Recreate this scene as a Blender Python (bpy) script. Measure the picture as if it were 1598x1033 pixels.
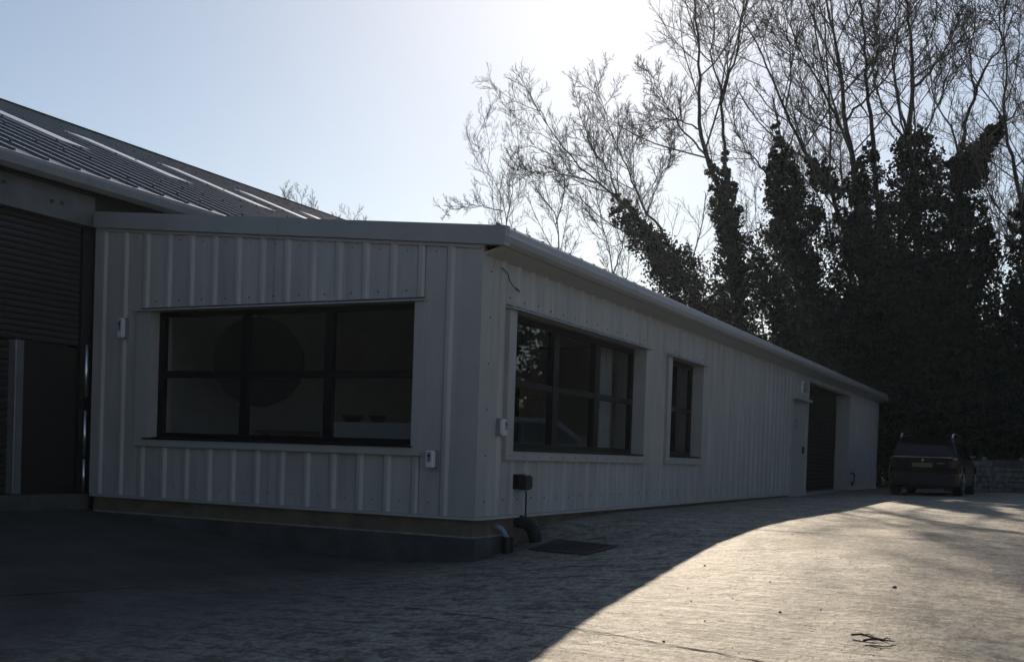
import bpy, bmesh, math, random
import numpy as np
from mathutils import Vector, Matrix
for o in list(bpy.data.objects): bpy.data.objects.remove(o)
scene = bpy.context.scene
COL = scene.collection
R = math.radians
K = 1.15                                   # metres per survey unit (cladding rib pitch 1/3 unit = 0.383 m)

# ------------------------------------------------------------------ camera
CAM = np.array([5.0824, -9.3642, 0.6220]) * K
YAW, PITCH, ROLL = R(26.593), R(-1.025), R(1.92)
FPX, PCX, PCY = 1716.1, 799.0, 739.5       # focal length and principal point of the photograph in pixels (1598 x 1033)
_f = np.array([-math.sin(YAW)*math.cos(PITCH), math.cos(YAW)*math.cos(PITCH), math.sin(PITCH)])
_r0 = np.array([math.cos(YAW), math.sin(YAW), 0.0]); _u0 = np.cross(_r0, _f)
_r = math.cos(ROLL)*_r0 + math.sin(ROLL)*_u0
_u = -math.sin(ROLL)*_r0 + math.cos(ROLL)*_u0
cam_d = bpy.data.cameras.new('camera'); cam = bpy.data.objects.new('camera', cam_d); COL.objects.link(cam)
cam.matrix_world = Matrix(((_r[0], _u[0], -_f[0], CAM[0]), (_r[1], _u[1], -_f[1], CAM[1]), (_r[2], _u[2], -_f[2], CAM[2]), (0, 0, 0, 1)))
cam_d.sensor_fit = 'HORIZONTAL'; cam_d.sensor_width = 36.0; cam_d.lens = FPX*36.0/1598.0
cam_d.shift_y = (PCY-516.5)/1598.0; cam_d.clip_start = 0.05; cam_d.clip_end = 6000
scene.camera = cam

# ------------------------------------------------------------------ sky, sun, exposure
SUN_AZ, SUN_EL = R(-22.5), R(28.5)         # azimuth from +Y towards +X
world = bpy.data.worlds.new('World'); scene.world = world; world.use_nodes = True
wn = world.node_tree.nodes; wn.clear()
sky = wn.new('ShaderNodeTexSky'); sky.sky_type = 'NISHITA'; sky.sun_disc = False
sky.sun_elevation = SUN_EL; sky.sun_rotation = SUN_AZ
sky.altitude = 0; sky.air_density = 1.0; sky.dust_density = 0.42; sky.ozone_density = 1.0
bg = wn.new('ShaderNodeBackground'); bg.inputs['Strength'].default_value = 0.078
wo = wn.new('ShaderNodeOutputWorld')
hs = wn.new('ShaderNodeHueSaturation'); hs.inputs['Saturation'].default_value = 0.92
world.node_tree.links.new(sky.outputs[0], hs.inputs['Color']); world.node_tree.links.new(hs.outputs[0], bg.inputs[0]); world.node_tree.links.new(bg.outputs[0], wo.inputs[0])
sun_d = bpy.data.lights.new('sun', 'SUN'); sun = bpy.data.objects.new('sun', sun_d); COL.objects.link(sun)
sdir = Vector((math.sin(SUN_AZ)*math.cos(SUN_EL), math.cos(SUN_AZ)*math.cos(SUN_EL), math.sin(SUN_EL)))
sun.rotation_euler = sdir.to_track_quat('Z', 'Y').to_euler(); sun.location = sdir*60
sun_d.energy = 4.9; sun_d.angle = R(0.5); sun_d.color = (1.0, 0.85, 0.66)
vs = scene.view_settings; vs.view_transform = 'Standard'; vs.look = 'None'; vs.gamma = 1.0; vs.use_curve_mapping = False
vs.exposure = 0.22
scene.render.resolution_x = 1024; scene.render.resolution_y = 661

# ------------------------------------------------------------------ pixel -> place
def ray(x, y): return _f + (x-PCX)/FPX*_r - (y-PCY)/FPX*_u
def at(x, y, depth): return CAM + ray(x, y)*depth                 # metres
def on_x(x, y, X=0.0): d = ray(x, y); return CAM + d*((X*K-CAM[0])/d[0])
def on_y(x, y, Y=0.0): d = ray(x, y); return CAM + d*((Y*K-CAM[1])/d[1])

# ground heights (survey units), thin-plate spline through points read where walls, pipes and the eave shadow meet the ground
_gp = np.array([(0,0,-.43),(-1.2,0,-.49),(-2.1,0,-.455),(-3.4,0,-.35),(-4.9,0,-.21),(-5.2,-1.2,-.17),(-5.2,-4,-.22),(-5.2,-9,-.35),(-5.2,-16,-.5),
  (.05,1.04,-.30),(.05,1.5,-.19),(.05,4.2,-.07),(.05,9,-.07),(.05,13.9,-.07),(.05,25,-.05),
  (2.57,-3.95,-.50),(2.49,-2.83,-.385),(2.39,-1.13,-.242),(2.33,.12,-.153),(2.29,1.6,-.093),(2.26,5.3,-.055),(2.22,11.8,-.02),(2.0,18,-.03),(2.5,24,0.0),
  (-2,-3,-.52),(-2,-7,-.62),(2,-7,-.62),(5.1,-9.4,-.68),(9,-9,-.68),(6,-4,-.5),(9,-3.5,-.48),(6,0,-.15),(10,0,-.13),(6,4,-.06),(10,5,-.06),(7,12,-.02),(12,14,0),(8,22,.02),(12,26,.03),(6,30,.03),(0,30,.03),
  (-12,-4,-.3),(-12,10,-.1),(-12,30,0),(20,-8,-.6),(20,5,-.05),(22,25,0),(0,-18,-.75),(10,-20,-.75),(20,-20,-.75),(-12,-20,-.6),(0,44,.03),(15,44,.03),(-12,44,.03)], float)
def _tps():
    n = len(_gp); d = np.linalg.norm(_gp[:,None,:2]-_gp[None,:,:2], axis=2)
    Km = np.where(d > 0, d*d*np.log(d+1e-12), 0) + np.eye(n)*0.02
    Pm = np.c_[np.ones(n), _gp[:,:2]]
    A = np.block([[Km, Pm], [Pm.T, np.zeros((3,3))]])
    return np.linalg.solve(A, np.r_[_gp[:,2], 0, 0, 0])
_tw = _tps()
def ground_np(x, y):                        # metres in, metres out
    x = np.clip(np.asarray(x, float)/K, -14, 22); y = np.clip(np.asarray(y, float)/K, -20, 44)
    d = np.sqrt((x[...,None]-_gp[:,0])**2 + (y[...,None]-_gp[:,1])**2)
    U = np.where(d > 0, d*d*np.log(d+1e-12), 0)
    return K*(U@_tw[:-3] + _tw[-3] + _tw[-2]*x + _tw[-1]*y)
def ground_z(x, y): return float(ground_np(np.array([x]), np.array([y]))[0])
def on_ground(x, y):
    d = ray(x, y); T = np.arange(3.0, 60, 0.25); Q = CAM+T[:, None]*d
    i = int(np.argmax(Q[:, 2] <= ground_np(Q[:, 0], Q[:, 1]))); lo, hi = T[max(i-1, 0)], T[i]
    for k in range(14):
        m = (lo+hi)/2; p = CAM+d*m
        if p[2] <= ground_z(p[0], p[1]): hi = m
        else: lo = m
    return CAM+d*hi

# ------------------------------------------------------------------ materials
def mat(name, base, rough=0.6, metal=0.0, var=0.0, vscale=6.0, bump=0.0, bscale=60.0, stretch=(1,1,1), spec=0.5, coords='Object', coat=0.0, dirt=None):
    m = bpy.data.materials.new(name); m.use_nodes = True; nt = m.node_tree; n = nt.nodes; L = nt.links
    p = n['Principled BSDF']; p.inputs['Roughness'].default_value = rough; p.inputs['Metallic'].default_value = metal
    p.inputs['Specular IOR Level'].default_value = spec; p.inputs['Coat Weight'].default_value = coat
    p.inputs['Base Color'].default_value = (*base, 1)
    tc = n.new('ShaderNodeTexCoord'); mp = n.new('ShaderNodeMapping'); mp.inputs['Scale'].default_value = stretch
    L.new(tc.outputs[coords], mp.inputs[0])
    if var > 0:
        no = n.new('ShaderNodeTexNoise'); no.inputs['Scale'].default_value = vscale; no.inputs['Detail'].default_value = 6; no.inputs['Roughness'].default_value = 0.65
        L.new(mp.outputs[0], no.inputs['Vector'])
        rp = n.new('ShaderNodeValToRGB'); rp.color_ramp.elements[0].position = 0.3; rp.color_ramp.elements[1].position = 0.7
        rp.color_ramp.elements[0].color = (*[c*(1-var) for c in base], 1) if dirt is None else (*dirt, 1)
        rp.color_ramp.elements[1].color = (*[min(1, c*(1+var*0.5)) for c in base], 1)
        L.new(no.outputs['Fac'], rp.inputs[0]); L.new(rp.outputs[0], p.inputs['Base Color'])
        mr = n.new('ShaderNodeMapRange'); mr.inputs['To Min'].default_value = max(0, rough-0.12); mr.inputs['To Max'].default_value = min(1, rough+0.12)
        L.new(no.outputs['Fac'], mr.inputs['Value']); L.new(mr.outputs[0], p.inputs['Roughness'])
    if bump > 0:
        nb = n.new('ShaderNodeTexNoise'); nb.inputs['Scale'].default_value = bscale; nb.inputs['Detail'].default_value = 4
        L.new(mp.outputs[0], nb.inputs['Vector'])
        b = n.new('ShaderNodeBump'); b.inputs['Strength'].default_value = bump; b.inputs['Distance'].default_value = 0.01
        L.new(nb.outputs['Fac'], b.inputs['Height']); L.new(b.outputs[0], p.inputs['Normal'])
    return m

M = {}
M['clad'] = mat('clad_white_steel', (0.45, 0.435, 0.425), 0.38, var=0.22, vscale=2.6, bump=0.14, bscale=2.2, stretch=(1, 1, 0.22))
M['trim'] = mat('trim_white_steel', (0.42, 0.408, 0.40), 0.38, var=0.12, vscale=2.5)
M['fascia'] = mat('fascia_grey_steel', (0.32, 0.308, 0.30), 0.36, var=0.12, vscale=2.0)
M['screw'] = mat('screw_dark', (0.06, 0.06, 0.06), 0.5)
M['frame'] = mat('frame_black', (0.008, 0.008, 0.009), 0.5, spec=0.2)
M['plinth'] = mat('plinth_block', (0.17, 0.135, 0.10), 0.9, var=0.45, vscale=3.0, bump=0.6, bscale=30)
M['plinth_low'] = mat('plinth_concrete', (0.085, 0.085, 0.083), 0.9, var=0.5, vscale=2.2, bump=0.6, bscale=24)
M['ledge'] = mat('ledge_concrete', (0.30, 0.29, 0.28), 0.9, var=0.5, vscale=7, bump=0.5)
M['beam'] = mat('beam_painted', (0.16, 0.16, 0.165), 0.5, var=0.3, vscale=3)
M['shutter'] = mat('shutter_brown', (0.042, 0.040, 0.040), 0.5, var=0.3, vscale=4)
M['door_brown'] = mat('door_dark_brown', (0.026, 0.019, 0.016), 0.5, var=0.3, vscale=5)
M['dark_door'] = mat('roller_dark_grey', (0.004, 0.004, 0.005), 0.7, spec=0.1, var=0.2)
M['roof'] = mat('barn_roof_sheet', (0.06, 0.062, 0.068), 0.2, var=0.12, vscale=3.0)
M['rooflight'] = mat('rooflight_grp', (0.40, 0.41, 0.42), 0.25, var=0.1)
M['gutter'] = mat('gutter_grey', (0.30, 0.305, 0.32), 0.45, var=0.2, vscale=2)
M['alu'] = mat('aluminium_strip', (0.85, 0.86, 0.87), 0.28, metal=1.0)
M['white_plastic'] = mat('white_plastic', (0.72, 0.72, 0.72), 0.4)
M['grey_plastic'] = mat('grey_plastic', (0.25, 0.26, 0.28), 0.4)
M['black_plastic'] = mat('black_plastic', (0.012, 0.012, 0.013), 0.45)
M['black_rubber'] = mat('black_rubber', (0.016, 0.016, 0.016), 0.75, bump=0.3, bscale=50)
M['blue_pipe'] = mat('blue_grey_pipe', (0.22, 0.27, 0.36), 0.45)
M['iron'] = mat('cast_iron', (0.035, 0.033, 0.032), 0.6, var=0.4, bump=0.4)
M['bark'] = mat('bark', (0.050, 0.042, 0.036), 0.9, var=0.4, vscale=5, bump=0.6, bscale=20)
M['twig'] = mat('twig_bark', (0.075, 0.062, 0.052), 0.85)
M['stone'] = mat('wall_stone', (0.22, 0.22, 0.215), 0.9, var=0.55, vscale=5, bump=0.7, bscale=14)
M['mortar'] = mat('wall_core', (0.10, 0.095, 0.09), 0.95, var=0.4, bump=0.6, bscale=20)
M['car_black'] = mat('car_paint_black', (0.004, 0.004, 0.005), 0.2, spec=0.2, coat=0.12)
M['car_silver'] = mat('car_paint_grey', (0.38, 0.39, 0.40), 0.25, coat=1.0)
M['car_glass'] = mat('car_dark_glass', (0.008, 0.009, 0.010), 0.05, spec=0.6)
M['chrome'] = mat('chrome', (0.85, 0.85, 0.85), 0.12, metal=1.0)
M['tyre'] = mat('tyre_rubber', (0.012, 0.012, 0.012), 0.8)
M['rim'] = mat('rim_alloy', (0.45, 0.45, 0.46), 0.3, metal=1.0)
M['red_lens'] = mat('red_lens', (0.07, 0.004, 0.004), 0.2, coat=0.4)
M['plate'] = mat('plate_yellow', (0.26, 0.21, 0.08), 0.5)
M['ink'] = mat('black_ink', (0.006, 0.006, 0.006), 0.5)
M['room_wall'] = mat('room_plaster', (0.50, 0.51, 0.53), 0.9, var=0.1)
M['room_floor'] = mat('room_floor', (0.12, 0.12, 0.125), 0.5, var=0.3)
M['room_dark'] = mat('room_dark_cloth', (0.03, 0.03, 0.033), 0.8)
M['wood'] = mat('room_wood', (0.20, 0.13, 0.08), 0.6, var=0.4, stretch=(1, 8, 8))
M['joint'] = mat('joint_dirt', (0.05, 0.045, 0.04), 0.95, spec=0.1)
M['jamb'] = mat('jamb_grey_paint', (0.17, 0.17, 0.175), 0.6, var=0.2)
M['grit'] = mat('grit_stone', (0.26, 0.235, 0.20), 0.9, var=0.6, vscale=3.0)
M['stick'] = mat('stick_bark', (0.03, 0.024, 0.02), 0.9)

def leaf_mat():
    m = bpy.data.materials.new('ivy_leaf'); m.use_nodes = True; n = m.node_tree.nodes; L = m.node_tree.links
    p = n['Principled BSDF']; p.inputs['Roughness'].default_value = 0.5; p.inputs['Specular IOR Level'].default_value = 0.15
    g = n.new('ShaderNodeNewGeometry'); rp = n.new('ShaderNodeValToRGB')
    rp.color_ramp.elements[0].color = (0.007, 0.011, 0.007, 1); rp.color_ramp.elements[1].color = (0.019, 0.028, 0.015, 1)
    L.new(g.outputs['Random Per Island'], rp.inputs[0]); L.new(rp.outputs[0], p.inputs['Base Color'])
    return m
M['leaf'] = leaf_mat()

def glass_mat():
    m = bpy.data.materials.new('window_glass'); m.use_nodes = True; n = m.node_tree.nodes; L = m.node_tree.links; n.clear()
    o = n.new('ShaderNodeOutputMaterial'); mx = n.new('ShaderNodeMixShader'); t = n.new('ShaderNodeBsdfTransparent'); g = n.new('ShaderNodeBsdfGlossy')
    t.inputs[0].default_value = (0.80, 0.82, 0.82, 1); g.inputs['Roughness'].default_value = 0.004
    lw = n.new('ShaderNodeLayerWeight'); lw.inputs['Blend'].default_value = 0.5
    pw = n.new('ShaderNodeMath'); pw.operation = 'POWER'; pw.inputs[1].default_value = 5.0; L.new(lw.outputs['Facing'], pw.inputs[0])
    fr = n.new('ShaderNodeMath'); fr.operation = 'MULTIPLY_ADD'; fr.inputs[1].default_value = 0.90; fr.inputs[2].default_value = 0.11; L.new(pw.outputs[0], fr.inputs[0])
    no = n.new('ShaderNodeTexNoise'); no.inputs['Scale'].default_value = 2.2; bp = n.new('ShaderNodeBump'); bp.inputs['Strength'].default_value = 0.02; bp.inputs['Distance'].default_value = 0.02
    L.new(no.outputs['Fac'], bp.inputs['Height']); L.new(bp.outputs[0], g.inputs['Normal'])
    L.new(fr.outputs[0], mx.inputs[0]); L.new(t.outputs[0], mx.inputs[1]); L.new(g.outputs[0], mx.inputs[2]); L.new(mx.outputs[0], o.inputs[0])
    return m
M['glass'] = glass_mat()

def concrete_mat():
    m = bpy.data.materials.new('yard_concrete'); m.use_nodes = True; n = m.node_tree.nodes; L = m.node_tree.links
    p = n['Principled BSDF']; tc = n.new('ShaderNodeTexCoord')
    def noise(scale, detail=6, stretch=(1,1,1), rough=0.6, rot=0):
        mp = n.new('ShaderNodeMapping'); mp.inputs['Scale'].default_value = stretch; mp.inputs['Rotation'].default_value = (0, 0, rot); L.new(tc.outputs['Object'], mp.inputs[0])
        t = n.new('ShaderNodeTexNoise'); t.inputs['Scale'].default_value = scale; t.inputs['Detail'].default_value = detail; t.inputs['Roughness'].default_value = rough
        L.new(mp.outputs[0], t.inputs['Vector']); return t.outputs['Fac']
    def ramp(src, a, b, ca=(0,0,0,1), cb=(1,1,1,1)):
        r = n.new('ShaderNodeValToRGB'); r.color_ramp.elements[0].position = a; r.color_ramp.elements[1].position = b
        r.color_ramp.elements[0].color = ca; r.color_ramp.elements[1].color = cb; L.new(src, r.inputs[0]); return r.outputs[0]
    def mixc(f, a, b, mode='MIX'):
        x = n.new('ShaderNodeMix'); x.data_type = 'RGBA'; x.blend_type = mode
        if isinstance(f, float): x.inputs[0].default_value = f
        else: L.new(f, x.inputs[0])
        for i, v in ((6, a), (7, b)):
            if isinstance(v, tuple): x.inputs[i].default_value = v
            else: L.new(v, x.inputs[i])
        return x.outputs[2]
    def math_(op, a, b):
        x = n.new('ShaderNodeMath'); x.operation = op
        for i, v in ((0, a), (1, b)):
            if isinstance(v, (int, float)): x.inputs[i].default_value = v
            else: L.new(v, x.inputs[i])
        return x.outputs[0]
    big = noise(0.35, 5); mid = noise(1.5, 8, (0.8, 1.0, 1), 0.68); streak = noise(5.0, 10, (0.8, 1.1, 1), 0.76, 0.03); fine = noise(20, 8, (1.0, 0.6, 1), 0.8)
    groove = noise(7.0, 4, (0.14, 1.7, 1), 0.6, 0.03)
    base = mixc(ramp(big, 0.35, 0.65), (0.48, 0.437, 0.355, 1), (0.61, 0.557, 0.46, 1))
    base = mixc(ramp(mid, 0.46, 0.66), base, mixc(0.5, base, (0.12, 0.102, 0.085, 1)))
    base = mixc(ramp(streak, 0.50, 0.57), base, mixc(0.72, base, (0.075, 0.063, 0.052, 1)))
    base = mixc(ramp(groove, 0.56, 0.63), base, mixc(0.5, base, (0.07, 0.06, 0.05, 1)))
    base = mixc(0.75, base, mixc(1.0, base, ramp(fine, 0.42, 0.56, (0.22,0.21,0.20,1), (1,1,1,1)), 'MULTIPLY'))
    # oil-darkened tarmac on the left, uneven edge; colour also paints in light falloff
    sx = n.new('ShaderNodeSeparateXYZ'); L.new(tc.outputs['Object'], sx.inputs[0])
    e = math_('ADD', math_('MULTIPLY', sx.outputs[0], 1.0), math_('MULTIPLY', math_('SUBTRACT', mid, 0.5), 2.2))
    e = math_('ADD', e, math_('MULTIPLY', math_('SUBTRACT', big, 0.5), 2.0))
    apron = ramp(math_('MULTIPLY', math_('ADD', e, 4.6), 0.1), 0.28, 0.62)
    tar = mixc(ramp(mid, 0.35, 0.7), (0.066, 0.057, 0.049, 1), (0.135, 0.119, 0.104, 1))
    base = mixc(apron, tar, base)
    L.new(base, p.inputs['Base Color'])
    p.inputs['Roughness'].default_value = 0.62; p.inputs['Specular IOR Level'].default_value = 0.45
    h = math_('SUBTRACT', math_('MULTIPLY', fine, 0.5), math_('MULTIPLY', streak, 0.9)); h = math_('SUBTRACT', h, math_('MULTIPLY', groove, 0.5))
    b = n.new('ShaderNodeBump'); b.inputs['Strength'].default_value = 1.0; b.inputs['Distance'].default_value = 0.05
    L.new(h, b.inputs['Height']); L.new(b.outputs[0], p.inputs['Normal'])
    return m
M['yard'] = concrete_mat()

# ------------------------------------------------------------------ mesh helpers
class MB:
    def __init__(s): s.v = []; s.f = []
    def add(s, vs, fs):
        o = len(s.v); s.v += [tuple(map(float, p)) for p in vs]; s.f += [tuple(o+i for i in f) for f in fs]; return s
    def box(s, x0, x1, y0, y1, z0, z1):
        x0, x1 = min(x0,x1), max(x0,x1); y0, y1 = min(y0,y1), max(y0,y1); z0, z1 = min(z0,z1), max(z0,z1)
        return s.add([(x0,y0,z0),(x1,y0,z0),(x1,y1,z0),(x0,y1,z0),(x0,y0,z1),(x1,y0,z1),(x1,y1,z1),(x0,y1,z1)],
                     [(0,3,2,1),(4,5,6,7),(0,1,5,4),(1,2,6,5),(2,3,7,6),(3,0,4,7)])
    def hexa(s, p):                       # 4 bottom points, 4 top points
        return s.add(p, [(0,3,2,1),(4,5,6,7),(0,1,5,4),(1,2,6,5),(2,3,7,6),(3,0,4,7)])
    def prism(s, poly, axis, a, b):       # extrude a closed polygon along an axis
        n = len(poly)
        def P(q, t): return (t, q[0], q[1]) if axis == 'x' else (q[0], t, q[1]) if axis == 'y' else (q[0], q[1], t)
        return s.add([P(q, a) for q in poly]+[P(q, b) for q in poly],
                     [tuple(range(n)), tuple(range(2*n-1, n-1, -1))]+[(i, (i+1) % n, n+(i+1) % n, n+i) for i in range(n)])
    def tube(s, pts, rad, sides=8, caps=True):
        pts = [np.asarray(p, float) for p in pts]; n = len(pts)
        if not hasattr(rad, '__len__'): rad = [rad]*n
        vs = []; ref = None
        for i in range(n):
            d = pts[min(i+1, n-1)]-pts[max(i-1, 0)]; d = d/(np.linalg.norm(d)+1e-12)
            if ref is None: ref = np.array([0,0,1.]) if abs(d[2]) < .9 else np.array([1.,0,0])
            a = np.cross(d, ref); a /= np.linalg.norm(a)+1e-12; b = np.cross(d, a); ref = -b if False else ref
            for k in range(sides):
                t = 2*math.pi*k/sides; vs.append(pts[i]+rad[i]*(math.cos(t)*a+math.sin(t)*b))
        fs = [(i*sides+k, i*sides+(k+1) % sides, (i+1)*sides+(k+1) % sides, (i+1)*sides+k) for i in range(n-1) for k in range(sides)]
        if caps: fs += [tuple(range(sides-1, -1, -1)), tuple(range((n-1)*sides, n*sides))]
        return s.add(vs, fs)
    def build(s, name, m, parent=None, k=1.0, smooth=False, bevel=0.0):
        me = bpy.data.meshes.new(name)
        off = Vector((0,0,0)); q = parent
        while q is not None: off += q.location; q = q.parent
        vs = [(a*k-off.x, b*k-off.y, c*k-off.z) for a, b, c in s.v]
        me.from_pydata(vs, [], s.f); me.update()
        bm = bmesh.new(); bm.from_mesh(me); bmesh.ops.recalc_face_normals(bm, faces=bm.faces)
        if bevel: bmesh.ops.bevel(bm, geom=list(bm.edges), offset=bevel, segments=2, affect='EDGES', clamp_overlap=True)
        bm.to_mesh(me); bm.free()
        me.materials.append(M[m] if isinstance(m, str) else m)
        if smooth:
            for p in me.polygons: p.use_smooth = True
        o = bpy.data.objects.new(name, me); COL.objects.link(o)
        if parent is not None: o.parent = parent
        return o
def tag(o, label=None, cat=None, group=None, kind=None):
    if label: o['label'] = label
    if cat: o['category'] = cat
    if group: o['group'] = group
    if kind: o['kind'] = kind
    return o
def empty(name, loc):
    o = bpy.data.objects.new(name, None); o.location = Vector([float(c) for c in loc]); o.empty_display_size = 0.2; COL.objects.link(o); return o
def copy_at(o, parent, loc):
    c = o.copy(); COL.objects.link(c); c.parent = parent; c.location = loc; return c
def text_mesh(name, body, size, m, parent, mtx, depth=0.002):
    cu = bpy.data.curves.new(name, 'FONT'); cu.body = body; cu.size = size; cu.align_x = 'CENTER'; cu.align_y = 'CENTER'; cu.extrude = depth
    t = bpy.data.objects.new('tmp', cu); COL.objects.link(t)
    dg = bpy.context.evaluated_depsgraph_get(); me = bpy.data.meshes.new_from_object(t.evaluated_get(dg)); bpy.data.objects.remove(t)
    me.name = name; me.transform(mtx); me.materials.clear(); me.materials.append(M[m])
    o = bpy.data.objects.new(name, me); COL.objects.link(o); o.parent = parent; return o
rnd = random.Random(11); nr = np.random.default_rng(5)

# ------------------------------------------------------------------ ground
def build_ground():
    def axis(lo, hi, step, far):
        a = list(np.arange(lo, hi+1e-6, step)); d = step
        while a[-1] < far: d *= 1.5; a.append(a[-1]+d)
        d = step
        while a[0] > -far: d *= 1.5; a.insert(0, a[0]-d)
        return np.array(a)
    xs = axis(-9, 24, 0.22, 1500); ys = axis(-14, 42, 0.22, 1500)
    xs = np.unique(np.r_[xs[(xs < 0.2) | (xs > 11.5)], np.arange(0.25, 11.5, 0.05)]); ys = np.unique(np.r_[ys[(ys < -8.5) | (ys > 10)], np.arange(-8.5, 3, 0.05), np.arange(3, 10, 0.08)])
    X, Y = np.meshgrid(xs, ys); Z = np.zeros_like(X)
    for i in range(X.shape[0]): Z[i] = ground_np(X[i], Y[i])
    wob = 0.006*np.sin(X*1.7+np.sin(Y*0.9))*np.cos(Y*1.3+0.4*X)
    g = np.random.default_rng(3)
    def vnoise(lx, ly):                                   # smooth value noise, wavelengths in metres
        T = g.uniform(-1, 1, (64, 64)); u, v = X/lx, Y/ly; i, j = np.floor(u).astype(int), np.floor(v).astype(int); a, b = u-i, v-j; a = a*a*(3-2*a); b = b*b*(3-2*b)
        t = lambda p, q: T[p % 64, q % 64]
        return (t(i, j)*(1-a)+t(i+1, j)*a)*(1-b)+(t(i, j+1)*(1-a)+t(i+1, j+1)*a)*b
    rough = .008*vnoise(.9, .7)+.004*vnoise(.31, .27)+.007*vnoise(.155, .145)+.008*vnoise(.08, .09)+.005*vnoise(1.6, .13)
    area = np.clip((X-.5)/.8, 0, 1)*np.clip((11.5-X)/2, 0, 1)*np.clip((Y+8.5)/1, 0, 1)*np.clip((9.5-Y)/3, 0, 1)
    worn = np.clip(.35+.9*(vnoise(2.6, 1.9)+.6*vnoise(.8, .7)), .12, 1.0)
    wob = wob+.62*rough*area*worn
    # settled cement heap against the wall by the duct
    hx, hy = 0.16, 1.75
    heap = 0.10*np.exp(-(((X-hx)/0.28)**2+((Y-hy)/0.55)**2))
    Z = Z+wob*(np.abs(X) < 30)*(np.abs(Y) < 45)+heap
    nx, ny = len(xs), len(ys)
    me = bpy.data.meshes.new('ground')
    idx = np.arange(nx*ny).reshape(ny, nx)
    q = np.stack([idx[:-1,:-1], idx[:-1,1:], idx[1:,1:], idx[1:,:-1]], -1).reshape(-1, 4)
    me.vertices.add(nx*ny); me.vertices.foreach_set('co', np.stack([X, Y, Z], -1).ravel())
    me.loops.add(q.size); me.loops.foreach_set('vertex_index', q.ravel())
    me.polygons.add(len(q)); me.polygons.foreach_set('loop_start', np.arange(0, q.size, 4)); me.polygons.foreach_set('loop_total', np.full(len(q), 4))
    me.update(); me.validate()
    me.polygons.foreach_set('use_smooth', np.ones(len(q), bool))
    me.materials.append(M['yard'])
    o = bpy.data.objects.new('ground', me); COL.objects.link(o); tag(o, kind='structure'); return o
ground = build_ground()
bpy.context.view_layer.update()
def surf_z(x, y):
    ok, loc, nn, i = ground.ray_cast((x, y, 5.0), (0, 0, -1)); return loc.z if ok else ground_z(x, y)
def joint(pix, w):
    pts = []
    wp = [on_ground(*p) for p in pix]
    for a, b in zip(wp[:-1], wp[1:]):
        n = max(2, int(np.linalg.norm(b-a)/0.12))
        for i in range(n): pts.append(a+(b-a)*i/n)
    pts.append(wp[-1]); mb = MB(); L_ = []; Rr = []
    for i, p in enumerate(pts):
        d = pts[min(i+1, len(pts)-1)]-pts[max(i-1, 0)]; d[2] = 0; d /= np.linalg.norm(d); nrm = np.array([-d[1], d[0], 0])
        j = nrm*rnd.uniform(-.35, .35)*w; ww = w*rnd.uniform(.3, 1.2)
        for s, l in ((1, L_), (-1, Rr)):
            q = p+j+nrm*ww*s; l.append((q[0], q[1], surf_z(q[0], q[1])+0.004))
    n = len(pts); mb.add(L_+Rr, [(i, i+1, n+i+1, n+i) for i in range(n-1)])
    mb.build('slab_joint', 'joint', ground)
joint([(0, 930), (150, 921), (290, 912)], 0.012)
joint([(330, 913), (460, 921), (600, 943), (790, 969), (960, 992), (1100, 1014), (1240, 1040)], 0.007)
joint([(960, 806), (1170, 826), (1330, 836), (1598, 852)], 0.014)

# ------------------------------------------------------------------ long low building (lean-to), survey units * K
lean = empty('metal_clad_workshop', (0, 0, ground_z(0.1, 0.1)))
tag(lean, 'long low white metal-clad workshop with dark framed windows and grey gutter', 'building')
PITCH_R = 1/3.0
def verge_z(X): return 2.632-0.0924*X
def profile(u0, u1, r0, out, h=0.025):
    pts = [(u0, 0.0)]
    k = math.floor((u0-r0)/PITCH_R)-1
    while True:
        c = r0+k*PITCH_R; k += 1
        if c > u1: break
        for du, hh in ((-.050, 0), (-.020, h), (.020, h), (.050, 0)):
            if u0+1e-4 < c+du < u1-1e-4: pts.append((c+du, hh))
        for du in (-.012+PITCH_R/2, .012+PITCH_R/2):            # shallow stiffener in the pan
            if u0+1e-4 < c+du < u1-1e-4: pts.append((c+du, 0.004))
    pts.append((u1, 0.0)); return pts
def sheet(face, u0, u1, zb, zt, r0):
    pr = profile(u0, u1, r0, 1); mb = MB(); n = len(pr); vs = []
    for zf in (0, 1):
        for u, h in pr:
            z = zb if zf == 0 else (zt(u) if callable(zt) else zt)
            vs.append((u, -h-0.004, z) if face == 'A' else (h+0.004, u, z))
    for zf in (0, 1):
        for u, h in pr:
            z = zb if zf == 0 else (zt(u) if callable(zt) else zt)
            vs.append((u, 0.02, z) if face == 'A' else (-0.02, u, z))
    fs = [(i, i+1, n+i+1, n+i) for i in range(n-1)]
    fs += [(2*n+i, 3*n+i, 3*n+i+1, 2*n+i+1) for i in range(n-1)]
    fs += [(n+i, n+i+1, 3*n+i+1, 3*n+i) for i in range(n-1)] + [(i, 2*n+i, 2*n+i+1, i+1) for i in range(n-1)]
    fs += [(0, n, 3*n, 2*n), (n-1, 3*n-1, 4*n-1, 2*n-1)]
    mb.add(vs, fs); return mb.build('cladding_sheet', 'clad', lean, K)
RA = -0.35
def runs(a, b, step=1.0):
    n = max(1, round((b-a)/step)); e = np.linspace(a, b, n+1); return list(zip(e[:-1], e[1:]))
# gable end (faces the camera)
for a, b in runs(-0.636+0.004, -0.2, 1): sheet('A', a, b-.002, 0.0, lambda u: verge_z(u)+.02, RA)
for a, b in runs(-4.42, -0.64, 1):
    sheet('A', a+.002, b-.002, 2.15, lambda u: verge_z(u)+.02, RA); sheet('A', a+.002, b-.002, 0.0, 0.575, RA)
sheet('A', -5.10, -4.424, 0.0, lambda u: verge_z(u)+.02, RA)
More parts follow.
